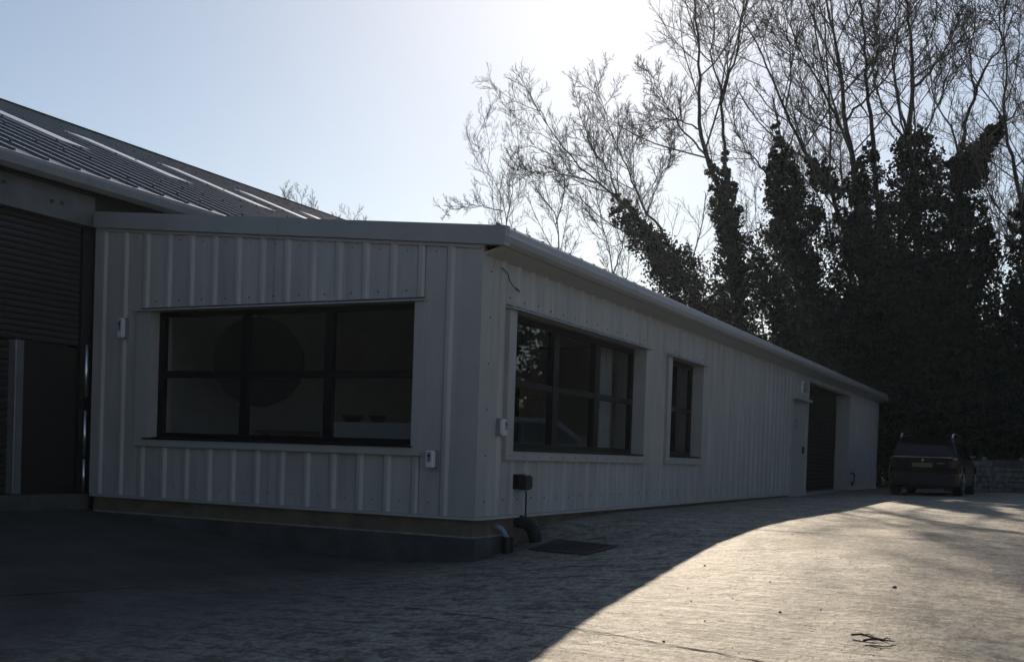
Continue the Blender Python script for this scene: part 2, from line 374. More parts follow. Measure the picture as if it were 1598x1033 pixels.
# long side
RB = 0.45
segs = [(0.2, 0.528, 'f'), (0.532, 4.72, 'w'), (4.724, 5.516, 'f'), (5.52, 7.35, 'w'), (7.354, 13.62, 'f')]
for a, b, t in segs:
    for p, q in runs(a, b, 1):
        if t == 'f': sheet('B', p+.002, q-.002, 0.0, 2.545, RB)
        else: sheet('B', p+.002, q-.002, 0.0, 0.56, RB); sheet('B', p+.002, q-.002, 2.135, 2.545, RB)
for p, q in runs(13.63, 15.17, 1): sheet('B', p, q-.002, 2.02, 2.545, RB)
for p, q in runs(15.30, 20.5, 1): sheet('B', p, q-.002, 2.455, 2.545, RB)
for p, q in runs(20.62, 25.42, 1): sheet('B', p+.002, q-.002, 0.0, 2.545, RB)
# structural shell behind the sheets
sh = MB(); sh.box(-5.1, -4.25, .03, .12, -.6, 2.9); sh.box(-.70, -.03, .03, .12, -.05, 2.6); sh.box(-4.25, -.70, .03, .12, 2.12, 2.62); sh.box(-4.25, -.70, .03, .12, -.05, .66)
sh.build('wall', 'grey_plastic', lean, K)
sb = MB()
for a, b, z0, z1 in [(.0, .66, 0, 2.5), (.66, 4.62, 0, .66), (.66, 4.62, 2.1, 2.5), (4.62, 5.66, 0, 2.5), (5.66, 7.24, 0, .66), (5.66, 7.24, 2.1, 2.5), (7.24, 13.66, 0, 2.5), (13.66, 15.2, 2.0, 2.5), (15.2, 20.6, 2.46, 2.5), (20.6, 25.42, 0, 2.5)]:
    sb.box(-.03, -.125, a, b, z0-.02, z1)
sb.build('wall', 'grey_plastic', lean, K)
be = MB(); be.box(-5.1, -.03, 25.43, 25.5, -.1, 2.5); be.build('wall', 'clad', lean, K)
# corner flashings, base drip
c = MB(); c.add([(-.215, -.012, 0), (.012, -.012, 0), (.012, .195, 0), (-.215, -.012, 2.66), (.012, -.012, 2.655), (.012, .195, 2.53)], [(0, 1, 4, 3), (1, 2, 5, 4)])
c.add([(-.215, .0, 0), (.0, .0, 0), (.0, .195, 0), (-.215, .0, 2.66), (.0, .0, 2.655), (.0, .195, 2.53)], [(1, 0, 3, 4), (2, 1, 4, 5)])
c.build('corner_trim', 'trim', lean, K)
c = MB(); c.box(-5.16, -5.02, -.015, .02, 0, 3.1); c.build('corner_trim', 'trim', lean, K)
c = MB(); c.box(-.004, .014, 15.18, 15.30, .0, 2.46); c.box(-.36, -.004, 15.24, 15.30, 0, 2.455); c.build('corner_trim', 'trim', lean, K)
c = MB(); c.box(-.004, .014, 20.50, 20.62, 0, 2.5); c.box(-.38, -.004, 20.50, 20.55, -.1, 2.455); c.build('corner_trim', 'trim', lean, K)
c = MB(); c.box(-.02, .016, 25.36, 25.51, 0, 2.52); c.build('corner_trim', 'trim', lean, K)
c = MB(); c.hexa([(-5.12, -.045, -.03), (.05, -.045, -.03), (.05, .02, -.02), (-5.12, .02, -.02), (-5.12, -.042, -.003), (.047, -.042, -.003), (.047, .02, -.003), (-5.12, .02, -.003)]); c.build('base_flashing', 'trim', lean, K)
for p, q in runs(.022, 13.62, 3.4) + [(20.62, 25.5)]:
    c = MB(); c.hexa([(-.02, p, -.03), (.048, p, -.03), (.048, q-.004, -.03), (-.02, q-.004, -.03), (-.02, p, -.003), (.044, p, -.003), (.044, q-.004, -.003), (-.02, q-.004, -.003)]); c.build('base_flashing', 'trim', lean, K)
# plinth: upper block course, thin ledge, lower concrete footing
c = MB(); c.box(-5.1, -.012, .0, .2, -.19, -.031); c.build('plinth', 'plinth', lean, K)
c = MB(); c.box(-.2, -.006, .21, 13.6, -.5, -.031); c.build('plinth', 'plinth', lean, K)
c = MB(); c.box(-.2, -.006, 20.56, 25.45, -.3, -.031); c.build('plinth', 'plinth', lean, K)
c = MB(); c.box(-5.05, .012, -.045, .2, -.205, -.191); c.box(-.0, .03, .21, .62, -.205, -.191); c.build('plinth_ledge', 'ledge', lean, K)
c = MB(); c.box(-5.05, .004, -.035, .2, -.75, -.206); c.box(.004, .024, -.02, .60, -.75, -.206); c.build('footing', 'plinth_low', lean, K)
# windows
def window_A():
    w = MB().box(-4.25, -.70, .098, .16, .66, .74).box(-4.25, -.70, .098, .16, 2.05, 2.13).box(-4.25, -4.15, .098, .16, .74, 2.05).box(-.80, -.70, .098, .16, .74, 2.05).build('window', 'frame', lean, K)
    for x0, x1 in ((-3.03, -2.93), (-1.905, -1.80)): MB().box(x0, x1, .094, .156, .741, 2.049).build('mullion', 'frame', w, K)
    for x0, x1 in ((-4.149, -3.031), (-2.929, -1.906), (-1.799, -.801)):
        MB().box(x0, x1, .096, .154, 1.36, 1.44).build('transom', 'frame', w, K)
        for z0, z1 in ((.741, 1.359), (1.441, 2.049)): MB().add([(x0-.005, .13, z0-.005), (x1+.005, .13, z0-.005), (x1+.005, .13, z1+.005), (x0-.005, .13, z1+.005)], [(0, 1, 2, 3)]).build('pane', 'glass', w, K)
    MB().hexa([(-4.48, -.085, 2.108), (-.60, -.085, 2.108), (-.60, .1, 2.108), (-4.48, .1, 2.108), (-4.48, -.075, 2.122), (-.60, -.075, 2.122), (-.60, .1, 2.15), (-4.48, .1, 2.15)]).build('head_flashing', 'trim', w, K)
    MB().box(-4.44, -4.232, -.048, .0, .578, 2.107).box(-4.26, -4.232, .0, .098, .66, 2.107).build('side_trim', 'trim', w, K)
    MB().box(-.72, -.612, -.048, .0, .578, 2.107).box(-.72, -.69, .0, .098, .66, 2.107).build('side_trim', 'trim', w, K)
    MB().box(-4.231, -.721, -.050, .0, .578, .668).build('sill', 'trim', w, K)
    MB().hexa([(-4.3, -.062, .655), (-.7, -.062, .655), (-.7, .1, .665), (-4.3, .1, .665), (-4.3, -.062, .669), (-.7, -.062, .669), (-.7, .1, .69), (-4.3, .1, .69)]).build('sill_board', 'frame', w, K)
    return w
window_A()
def window_B(y0, y1, mulls):
    X0, X1 = -.19, -.125
    w = MB().box(X0, X1, y0, y1, .665, .745).box(X0, X1, y0, y1, 2.02, 2.10).box(X0, X1, y0, y0+.10, .745, 2.02).box(X0, X1, y1-.10, y1, .745, 2.02).build('window', 'frame', lean, K)
    e = [y0+.10]+[m for mm in mulls for m in mm]+[y1-.10]
    for a, b in mulls: MB().box(X0-.004, X1+.012, a, b, .746, 2.019).build('mullion', 'frame', w, K)
    for i in range(0, len(e), 2):
        a, b = e[i]+.001, e[i+1]-.001
        MB().box(X0+.005, X1+.004, a, b, 1.34, 1.41).build('transom', 'frame', w, K)
        for z0, z1 in ((.745, 1.34), (1.41, 2.02)): MB().add([(-.155, a-.005, z0-.005), (-.155, b+.005, z0-.005), (-.155, b+.005, z1+.005), (-.155, a-.005, z1+.005)], [(0, 1, 2, 3)]).build('pane', 'glass', w, K)
    ya, yb = y0-.13, y1+.10
    MB().hexa([(-.1, ya-.03, 2.10), (.10, ya-.03, 2.085), (.10, yb+.02, 2.085), (-.1, yb+.02, 2.10), (-.1, ya-.03, 2.14), (.085, ya-.03, 2.105), (.085, yb+.02, 2.105), (-.1, yb+.02, 2.14)]).build('head_flashing', 'trim', w, K)
    MB().box(.0, .052, ya, y0+.03, .562, 2.084).box(-.125, .0, y0, y0+.03, .665, 2.084).build('side_trim', 'trim', w, K)
    MB().box(.0, .052, y1-.03, yb, .562, 2.084).box(-.125, .0, y1-.03, y1, .665, 2.084).build('side_trim', 'trim', w, K)
    MB().box(.0, .054, y0+.031, y1-.031, .562, .668).build('sill', 'trim', w, K)
    MB().hexa([(-.13, y0+.03, .668), (.06, y0+.03, .655), (.06, y1-.03, .655), (-.13, y1-.03, .668), (-.13, y0+.03, .69), (.06, y0+.03, .671), (.06, y1-.03, .671), (-.13, y1-.03, .69)]).build('sill_board', 'frame', w, K)
window_B(.66, 4.62, [(1.98, 2.13), (3.22, 3.36)]); window_B(5.66, 7.24, [(6.42, 6.56)])
# eaves: soffit, gutter lengths with joints, verge fascia, roof
c = MB(); c.hexa([(.0, .016, 2.535), (.2, .016, 2.605), (.2, 25.6, 2.605), (.0, 25.6, 2.535), (.0, .016, 2.56), (.2, .016, 2.62), (.2, 25.6, 2.62), (.0, 25.6, 2.56)]); c.build('soffit', 'trim', lean, K)
gp = [(.19, 2.612), (.235, 2.612), (.262, 2.645), (.268, 2.70), (.245, 2.735), (.225, 2.79), (.20, 2.818), (.16, 2.83), (.16, 2.80), (.19, 2.79)]
for p, q in runs(-.055, 25.62, 3.65):
    g = MB().prism(gp, 'y', p+.002, q-.002).build('gutter_length', 'fascia', lean, K)
    MB().prism([(a+(.004 if a > .2 else 0), b+(-.003 if b < 2.65 else .003)) for a, b in gp], 'y', q-.03, q+.03 if q < 25.5 else q-.004).build('gutter_joint', 'fascia', g, K)
for p, q in runs(-5.16, .262, 2.75):
    t = .187
    c = MB(); c.hexa([(p, -.062, verge_z(p)), (q-.003, -.062, verge_z(q)), (q-.003, .05, verge_z(q)), (p, .05, verge_z(p)), (p, -.045, verge_z(p)+t), (q-.003, -.045, verge_z(q)+t), (q-.003, .05, verge_z(q)+t+.01), (p, .05, verge_z(p)+t+.01)]); c.build('verge_fascia', 'fascia', lean, K)
c = MB(); c.hexa([(-5.1, -.03, verge_z(-5.1)-.035), (.0, -.03, verge_z(0)-.035), (.0, .02, verge_z(0)-.035), (-5.1, .02, verge_z(-5.1)-.035), (-5.1, -.03, verge_z(-5.1)-.002), (0, -.03, verge_z(0)-.002), (0, .02, verge_z(0)-.002), (-5.1, .02, verge_z(-5.1)-.002)]); c.build('verge_flashing', 'trim', lean, K)
for p, q in runs(.052, 25.55, 1.0):
    z0, z1 = verge_z(.2)+.16, verge_z(-5.15)+.16
    c = MB(); c.hexa([(.2, p, z0), (.2, q-.004, z0), (-5.3, q-.004, z1), (-5.3, p, z1), (.2, p, z0+.02), (.2, q-.004, z0+.02), (-5.3, q-.004, z1+.02), (-5.3, p, z1+.02)])
    for r_ in (.2, .53, .86): c.hexa([(.2, p+r_, z0+.018), (.2, p+r_+.06, z0+.018), (-5.3, p+r_+.06, z1+.018), (-5.3, p+r_, z1+.018), (.2, p+r_+.015, z0+.055), (.2, p+r_+.045, z0+.055), (-5.3, p+r_+.045, z1+.055), (-5.3, p+r_+.015, z1+.055)])
    c.build('roof_sheet', 'roof', lean, K)
# side door with number, and roller door
d = MB().box(-.07, -.03, 13.701, 15.119, -.1, 1.97).build('door', 'trim', lean, K)
MB().box(-.03, .01, 14.95, 15.01, .85, 1.0).build('handle', 'black_plastic', d, K)
MB().box(-.30, .03, 13.62, 13.70, -.1, 2.02).build('door_jamb', 'trim', d, K)
MB().box(-.30, .03, 15.12, 15.178, -.1, 2.02).build('door_jamb', 'trim', d, K)
MB().box(-.30, .12, 13.60, 15.179, 1.975, 2.02).build('head_flashing', 'trim', d, K)
MB().box(-.35, .05, 13.61, 15.19, -.4, -.101).build('doorstep', 'ledge', d, K)
num = text_mesh('door_number', '2', .26*K, 'ink', d, Matrix.Translation((-.026*K, 14.25*K, 1.47*K-lean.location.z)) @ Matrix(((0, 0, 1, 0), (1, 0, 0, 0), (0, 1, 0, 0), (0, 0, 0, 1))))
rd = empty('roller_door', (0, 0, 0)); rd.parent = lean; rd.location = (0, 0, -lean.location.z)
sl = MB().prism([(-.0, 0), (.022, .012), (.026, .05), (.018, .094), (0, .098)], 'y', 15.31, 20.49)
first = None
for i in range(25):
    if first is None: first = sl.build('slat', 'dark_door', rd, K); first.location = (-.38*K, 0, 0.02*K)
    else: copy_at(first, rd, (-.38*K, 0, (0.02+i*.099)*K))
MB().box(-.42, -.33, 15.245, 15.31, -.1, 2.455).build('guide_rail', 'black_plastic', rd, K); MB().box(-.42, -.33, 20.44, 20.499, -.1, 2.454).build('guide_rail', 'black_plastic', rd, K)
MB().box(-.40, .02, 15.24, 20.55, -.4, -.02).build('threshold', 'ledge', rd, K)
# fixing screws
s = MB()
def dome(x, y, z, ax, r=.011):
    pts = []
    for rr, hh in ((r, 0), (r*.9, .008), (0.001, .012)):
        for k in range(6):
            t = k*math.pi/3; a, b = rr*math.cos(t), rr*math.sin(t)
            pts.append((x+a, y-hh, z+b) if ax == 'A' else (x+hh, y+a, z+b))
    s.add(pts, [(i*6+k, i*6+(k+1) % 6, (i+1)*6+(k+1) % 6, (i+1)*6+k) for i in range(2) for k in range(6)])
u = RB+PITCH_R/2
while u < 25.3:
    if u < 13.55 or u > 20.7:
        dome(.004, u-.04, .16+rnd.uniform(-.008, .008), 'B')
        if not (.5 < u < 4.75 or 5.5 < u < 7.4): dome(.004, u-.04, 1.35, 'B', .008)
        if (.5 < u < 4.75 or 5.5 < u < 7.4): dome(.004, u-.02, 2.20+rnd.uniform(-.01, .01), 'B'); dome(.054, u, .60, 'B', .007)
    u += PITCH_R
u = RA-PITCH_R/2
while u > -5:
    dome(u, -.004, .12, 'A', .008); dome(u, -.004, verge_z(u)-.09, 'A', .008)
    if -4.4 < u < -.7: dome(u, -.004, 2.22, 'A')
    u -= PITCH_R
for z in np.arange(.15, 2.5, .45): dome(.012, .165, z, 'B', .008)
tag(s.build('fixing_screws', 'screw', lean, K), kind='stuff')
# room behind the gable window
rm = MB(); rm.box(-5.0, -.2, .3, 8.2, -.03, .02); rm.build('room_floor', 'room_floor', lean, K)
MB().box(-5.0, -.2, 8.2, 8.3, 0, 2.5).build('room_wall', 'room_wall', lean, K)
MB().box(-5.08, -5.0, .2, 8.2, 0, 2.95).build('room_wall', 'room_wall', lean, K)
MB().box(-5.0, -.13, .2, 8.2, 2.52, 2.56).build('room_ceiling', 'room_wall', lean, K)

# ------------------------------------------------------------------ things in the room
def place(name, label, cat, loc, group=None):
    return tag(empty(name, [c*K for c in loc]), label, cat, group)
t = place('hanging_disc', 'large dark round disc hanging behind the gable window', 'disc', (-3.77, 1.3, 1.1))
MB().tube([(-3.80, 1.34, 1.65), (-3.75, 1.26, 1.65)], .55, 40).build('disc', 'room_dark', t, K)
MB().tube([(-3.775, 1.30, 2.19), (-3.775, 1.30, 2.53)], .008, 6).build('cord', 'black_plastic', t, K)
t = place('serving_counter', 'pale counter inside the room under the right half of gable window', 'counter', (-1.3, 1.4, .02))
MB().box(-2.66, -.9, 1.1, 1.7, .70, .93).build('worktop', 'room_wall', t, K); MB().box(-2.6, -.95, 1.14, 1.66, .02, .70).build('cabinet', 'wood', t, K)
for i, (x, r_, lb) in enumerate([(-2.4, .13, 'wider dark bowl on the pale counter inside the gable window'), (-2.05, .10, 'smaller dark bowl on the pale counter inside the gable window')]):
    b = MB().tube([(x, 1.35, .93), (x, 1.35, .95), (x, 1.35, .99), (x, 1.35, 1.02)], [r_*.5, r_*.75, r_, r_*1.02], 16).build('bowl', 'room_dark', None, K); tag(b, lb, 'bowl', 'bowls on the counter')
t = place('room_table', 'low dark wooden table inside the room behind the gable window', 'table', (-3.7, 2.4, .02))
MB().box(-4.4, -3.0, 2.0, 2.8, .78, .83).build('table_top', 'wood', t, K)
for x in (-4.3, -3.1):
    for y in (2.1, 2.7): MB().box(x-.04, x+.04, y-.04, y+.04, .02, .78).build('leg', 'wood', t, K)
t = place('tall_cupboard', 'tall dark cupboard against the back wall inside the room', 'cupboard', (-4.1, 7.8, .02))
MB().box(-4.7, -3.6, 7.6, 8.18, .02, 1.9).build('carcass', 'room_dark', t, K); MB().box(-4.66, -4.16, 7.56, 7.598, .08, 1.86).build('door', 'wood', t, K); MB().box(-4.14, -3.64, 7.56, 7.598, .08, 1.86).build('door', 'wood', t, K)
for i, (x, y, lb) in enumerate([(-4.42, .38, 'white post just inside the left edge of gable window'), (-.35, 6.2, 'white post inside the narrow side window')]):
    p = MB().box(x-.06, x+.06, y-.06, y+.06, .02, 2.51).build('post', 'room_wall', None, K, bevel=.01); tag(p, lb, 'post', 'white posts in the room')
cu = MB(); n = 24
vs = [(-.45+.03*math.sin(i*1.9), 4.2+i*.018, z) for z in (.5, 2.35) for i in range(n)]
cu.add(vs, [(i, i+1, n+i+1, n+i) for i in range(n-1)]); tag(cu.build('curtain', 'room_wall', None, K, smooth=True), 'pale curtain gathered at the far end of the long side window', 'curtain')

# ------------------------------------------------------------------ fittings on the walls
def wall_unit(face, a0, a1, z0, z1, label):
    if face == 'A':
        o = tag(empty('wall_sensor', (((a0+a1)/2)*K, -.05*K, z0*K)), label, 'sensor', 'white sensor boxes on the workshop walls')
        b = lambda u0, u1, d0, d1, c0, c1: MB().box(u0, u1, -d0, -d1, c0, c1)
    else:
        o = tag(empty('wall_sensor', (.05*K, ((a0+a1)/2)*K, z0*K)), label, 'sensor', 'white sensor boxes on the workshop walls')
        b = lambda u0, u1, d0, d1, c0, c1: MB().box(d0, d1, u0, u1, c0, c1)
    w = a1-a0; h = z1-z0
    b(a0, a1, .004, .045, z0, z1).build('back_box', 'grey_plastic', o, K, bevel=.006)
    b(a0+.006, a1-.006, .045, .10, z0+.006, z1-.006).build('cover', 'white_plastic', o, K, bevel=.014)
    b(a0+w*.3, a1-w*.3, .099, .106, z0+h*.35, z1-h*.12).build('lens', 'grey_plastic', o, K, bevel=.003)
    b(a0+w*.38, a1-w*.38, .104, .109, z0+h*.62, z0+h*.74).build('indicator', 'black_plastic', o, K)
wall_unit('A', -.522, -.418, .458, .640, 'white sensor box low on the gable wall right of the big window')
wall_unit('A', -4.70, -4.60, 1.80, 2.04, 'grey-white sensor box left of the big gable window')
wall_unit('B', .375, .47, .80, .975, 'white sensor box beside the long side window near the corner')
o = tag(empty('outdoor_socket', (.05*K, .89*K, .25*K)), 'black weatherproof socket box with cable under the long side window', 'socket')
MB().box(.004, .05, .76, 1.02, .265, .42).build('back_plate', 'black_plastic', o, K, bevel=.008)
MB().box(.05, .15, .80, .99, .26, .41).build('cover', 'black_plastic', o, K, bevel=.02); MB().tube([(.1, .93, .262), (.1, .93, .235)], .02, 10).build('gland', 'grey_plastic', o, K)
MB().tube([(.10, .93, .24), (.10, .935, .1), (.095, .945, -.02), (.075, .93, -.06), (.09, .90, -.09), (.12, .88, -.13)], .009, 6).build('cable', 'black_rubber', o, K, smooth=True)
w = MB().tube([(.012, .385, 2.475), (.03, .40, 2.455), (.05, .455, 2.42), (.05, .49, 2.36), (.055, .56, 2.32), (.06, .64, 2.285), (.06, .70, 2.275), (.058, .705, 2.29), (.055, .62, 2.305)], .005, 5).build('loose_wire', 'black_rubber', None, K, smooth=True)
tag(w, 'loose black wire hanging from the wall under the eaves corner', 'wire')
o = tag(empty('bulkhead_light', (.03*K, 14.55*K, 2.13*K)), 'small bulkhead light above the side door', 'light')
MB().box(.004, .05, 14.42, 14.70, 2.13, 2.40).build('base', 'white_plastic', o, K, bevel=.01); MB().box(.05, .12, 14.46, 14.66, 2.16, 2.37).build('lens', 'grey_plastic', o, K, bevel=.03)
o = tag(empty('garden_tap', (.03*K, 20.85*K, .2*K)), 'outside tap with short hose on the wall past the roller door', 'tap')
MB().tube([(.0, 20.85, .42), (.10, 20.85, .42)], .02, 8).build('stem', 'iron', o, K); MB().tube([(.1, 20.80, .46), (.1, 20.90, .46)], .012, 6).build('handle', 'iron', o, K)
MB().tube([(.10, 20.85, .42), (.13, 20.87, .36), (.11, 20.92, .2), (.08, 20.86, .1), (.06, 20.8, .2)], .02, 8).build('hose', 'black_rubber', o, K, smooth=True)

# black ducting, pipe, drain grate
def gz(x, y): return ground_z(x*K, y*K)/K
pts = []; rad = []
path = [(-.02, .93, -.07), (.06, .94, -.075), (.13, .95, -.10), (.18, .97, -.17), (.20, .99, -.27), (.205, 1.0, -.42)]
for i in range(len(path)-1):
    for j in range(6): pts.append(np.array(path[i])+(np.array(path[i+1])-np.array(path[i]))*j/6); rad.append(.064+.006*((len(rad)) % 2))
o = MB().tube(pts, rad, 16).build('black_duct', 'black_rubber', None, K); tag(o, 'black corrugated duct curving from the plinth into the ground', 'duct')
o = tag(empty('waste_pipe', (.1*K, .45*K, gz(.1, .45)*K)), 'blue-grey waste pipe elbow dropping into a black stub by the corner', 'pipe')
MB().tube([(-.02, .43, -.115), (.05, .44, -.115), (.075, .45, -.13), (.11, .49, -.215), (.12, .5, -.24)], .028, 10).build('elbow', 'blue_pipe', o, K, smooth=True)
MB().tube([(.12, .5, -.21), (.12, .5, -.5)], .058, 14).build('stub', 'black_plastic', o, K)
MB().tube([(.12, .5, -.225), (.12, .5, -.205)], .066, 14).build('collar', 'black_plastic', o, K)
gc = [on_ground(*p) for p in [(832, 858), (874, 844), (957.6, 852.6), (914, 865.5)]]
cx = sum(gc)/4
o = tag(empty('drain_grate', cx), 'dark square iron drain grate in the concrete by the corner', 'drain')
def gpt(a, b, dz):
    p = gc[0]*(1-a)*(1-b)+gc[1]*a*(1-b)+gc[2]*a*b+gc[3]*(1-a)*b; return (p[0], p[1], surf_z(p[0], p[1])+dz)
def strip(a0, a1, b0, b1, lo, hi): return MB().hexa([gpt(a0, b0, lo), gpt(a1, b0, lo), gpt(a1, b1, lo), gpt(a0, b1, lo), gpt(a0, b0, hi), gpt(a1, b0, hi), gpt(a1, b1, hi), gpt(a0, b1, hi)])
strip(-.03, 1.03, -.03, 1.03, -.02, .003).build('pit_shade', 'ink', o)  # black plate on the concrete, painted shade in place of a hole
for q in [(-.06, 1.06, -.06, .03), (-.06, 1.06, .97, 1.06), (-.06, .04, .031, .969), (.96, 1.06, .031, .969)]: strip(*q, -.02, .013).build('frame', 'iron', o)
for i in range(9): a = .09+i*.097; strip(a, a+.055, .031, .969, -.01, .010).build('bar', 'iron', o)
for b in (.32, .64): strip(.041, .959, b, b+.03, -.01, .008).build('cross_bar', 'iron', o)

# stick and stones on the sunlit concrete
def stick(px, py, L_, ang, label, branches):
    p = on_ground(px, py); o = tag(empty('fallen_stick', p), label, 'stick', 'sticks on the concrete'); d = np.array([math.cos(ang), math.sin(ang), 0])
    def pt(t, off=0, h=.02):
        q = p+d*t+np.array([-d[1], d[0], 0])*off; return (q[0], q[1], surf_z(q[0], q[1])+h)
    MB().tube([pt(-L_/2), pt(-L_/6, .012, .03), pt(L_/6, -.01, .025), pt(L_/2, .01, .015)], [.008, .007, .006, .003], 6).build('stem', 'stick', o, smooth=True)
    for t, s_, l in branches: MB().tube([pt(t, 0, .025), pt(t+l*.5, s_*l*.3, .035), pt(t+l, s_*l*.5, .02)], [.005, .004, .002], 5).build('twig', 'stick', o, smooth=True)
stick(1352, 997, .20, -.1, 'thin fallen stick lying flat, the upper of two on the sunlit concrete', [(-.03, 1, .07)])
stick(1372, 1003, .20, .35, 'forked fallen stick nearest the camera on the sunlit concrete', [(-.08, -1, .13), (.02, 1, .06)])
for i, (px, py, s_) in enumerate([(1396, 918, .02), (1217, 955, .013), (1100, 882, .013), (1036, 1000, .012)]):
    p = on_ground(px, py); p[2] = surf_z(p[0], p[1]); b = MB(); n = 7
    b.add([(p[0]+s_*rnd.uniform(.7, 1.2)*math.cos(k*2*math.pi/n), p[1]+s_*rnd.uniform(.7, 1.2)*math.sin(k*2*math.pi/n), p[2]-.005) for k in range(n)]+[(p[0]+s_*.6*math.cos(k*2*math.pi/n), p[1]+s_*.6*math.sin(k*2*math.pi/n), p[2]+s_*rnd.uniform(.6, .9)) for k in range(n)], [tuple(range(n, 2*n))]+[(k, (k+1) % n, n+(k+1) % n, n+k) for k in range(n)])
    tag(b.build('pebble', 'iron'), ['dark pebble on the sunlit concrete, highest of the four', 'small dark pebble on sunlit concrete right of the shadow edge', 'small dark pebble close beside the roof shadow edge', 'dark pebble on sunlit concrete lowest in the picture'][i], 'pebble', 'pebbles on the concrete')

def grit(n):
    gx = nr.uniform(-1.5, 11, n); gy = -8.5+nr.uniform(0, 1, n)**1.3*22; ok = (gx > .6) | (gy < -.6); gx, gy = gx[ok], gy[ok]; n = len(gx)
    sz = nr.uniform(.0018, .0048, n)*(1+1.0*(nr.uniform(0, 1, n) > .97)); zz = np.array([surf_z(a, b) for a, b in zip(gx, gy)])
    c = np.stack([gx, gy, zz+sz*.3], 1); k = np.array([(1, 0, -.5), (0, 1, -.5), (-1, 0, -.5), (0, -1, -.5), (.5, .3, .7), (-.4, .4, .6), (-.4, -.5, .7), (.4, -.4, .6)])
    V = c[:, None]+k[None]*sz[:, None, None]*nr.uniform(.6, 1.3, (n, 8, 1)); F = np.array([(0, 1, 5, 4), (1, 2, 6, 5), (2, 3, 7, 6), (3, 0, 4, 7), (4, 5, 6, 7)])
    F = (F[None]+(np.arange(n)*8)[:, None, None]).reshape(-1, 4)
    me = bpy.data.meshes.new('grit'); V = V.reshape(-1, 3); me.from_pydata(V.tolist(), [], F.tolist()); me.materials.append(M['grit']); o = bpy.data.objects.new('grit', me); COL.objects.link(o)
    tag(o, 'loose grit and crumbs scattered over the concrete yard', 'grit', kind='stuff')
grit(16000)

# ------------------------------------------------------------------ barn on the left
barn = empty('barn', (-5.3*K, 0, ground_z(-5.3*K, 0))); tag(barn, 'old barn with ribbed metal roof and brown roller shutter at left edge', 'building')
XB = -5.2; TH = R(22); XE, ZE = -4.98, 3.66; XR = -13.6
def roof_z(X): return ZE+(XE-X)*math.tan(TH)
MB().box(XB-.25, XB, -16, .0, 3.12, 3.47).build('beam', 'beam', barn, K)
for q in [(-5.196, -.62, 3.29), (-5.196, -.48, 3.30), (-5.196, -1.25, 3.36)]: MB().tube([(q[0], q[1], q[2]), (q[0]+.02, q[1], q[2])], .022, 8).build('bolt', 'screw', barn, K)
MB().box(XB-.3, XB-.1, -.06, .05, -.4, 3.12).build('post', 'room_dark', barn, K)
MB().box(XB-.3, XB-.02, -16, -5.3, -.7, 3.12).build('wall', 'shutter', barn, K)
MB().box(XB-.35, XB-.1, .051, 27, -.4, 3.7).build('wall', 'shutter', barn, K)
MB().box(-22, XB-.3, -16, -15.9, -.7, 3.7).build('wall', 'shutter', barn, K)
MB().box(-22, XB-.4, 26.9, 27, -.3, 3.7).build('wall', 'shutter', barn, K)
MB().box(-22.1, -22, -16, 27, -.7, 3.7).build('wall', 'shutter', barn, K)
MB().box(XB-.28, XB+.02, -5.3, .0, -.8, -.01).build('threshold', 'plinth_low', barn, K)
# gutter along the barn eaves
gp2 = [(XE-.14, 3.50), (XE-.03, 3.48), (XE+.03, 3.52), (XE+.045, 3.60), (XE+.03, 3.645), (XE, 3.66), (XE-.14, 3.655)]
for p, q in runs(-16, 27, 4.3): MB().prism(gp2, 'y', p, q-.004).build('gutter_length', 'gutter', barn, K)
MB().box(XB-.02, XE-.141, -16, .0, 3.471, 3.56).build('soffit', 'black_plastic', barn, K)
# roof sheets: 1 m wide sheets with ribs, fixings and rooflights
RS = .433; LR = (XE-XR)
def roof_profile(u0, u1):
    out = []; c = math.ceil(u0/RS)*RS
    pts = [(u0, 0)]
    while c < u1-1e-6:
        for du, h in ((-.032, 0), (-.020, .026), (.020, .026), (.032, 0)):
            if u0 < c+du < u1: pts.append((c+du, h))
        c += RS
    pts.append((u1, 0)); return pts
def roof_sheet(y0, y1, Xa, Xb, m, lift=0.0, name='roof_sheet', side=1):
    pr = roof_profile(y0, y1) if name == 'roof_sheet' else [(y0, 0), (y0+.004, .006), (y1-.004, .006), (y1, 0)]; vs = []; n = len(pr); nx_, nz_ = math.sin(TH)*side, math.cos(TH)
    for X in (Xa, Xb):
        for u, h in pr: vs.append((X+nx_*(h+lift), u, (roof_z(X) if side == 1 else roof_z(2*XR-X))+nz_*(h+lift)))
    for X in (Xa, Xb):
        for u, h in pr: vs.append((X-nx_*.02, u, (roof_z(X) if side == 1 else roof_z(2*XR-X))-nz_*.02))
    fs = [(i, i+1, n+i+1, n+i) for i in range(n-1)]+[(2*n+i, 3*n+i, 3*n+i+1, 2*n+i+1) for i in range(n-1)]+[(i, 2*n+i, 2*n+i+1, i+1) for i in range(n-1)]+[(n+i, n+i+1, 3*n+i+1, 3*n+i) for i in range(n-1)]
    fs += [(0, n, 3*n, 2*n), (n-1, 3*n-1, 4*n-1, 2*n-1)]
    return MB().add(vs, fs).build(name, m, barn, K)
for i in range(-19, 31):
    y0 = i*RS*2+RS*.5; roof_sheet(y0, y0+RS*2-.002, XE-.02, -9.25, 'roof'); roof_sheet(y0, y0+RS*2-.002, -9.2, XR, 'roof', .005)
roof_sheet(-16, 27, 2*XR-XE, XR, 'roof', 0, 'roof_sheet', -1)
for y in [RS*(5*j-.5)+.0 for j in range(-1, 10)]: roof_sheet(y, y+RS*1.25, -8.05, -10.5, 'rooflight', .034, 'rooflight')
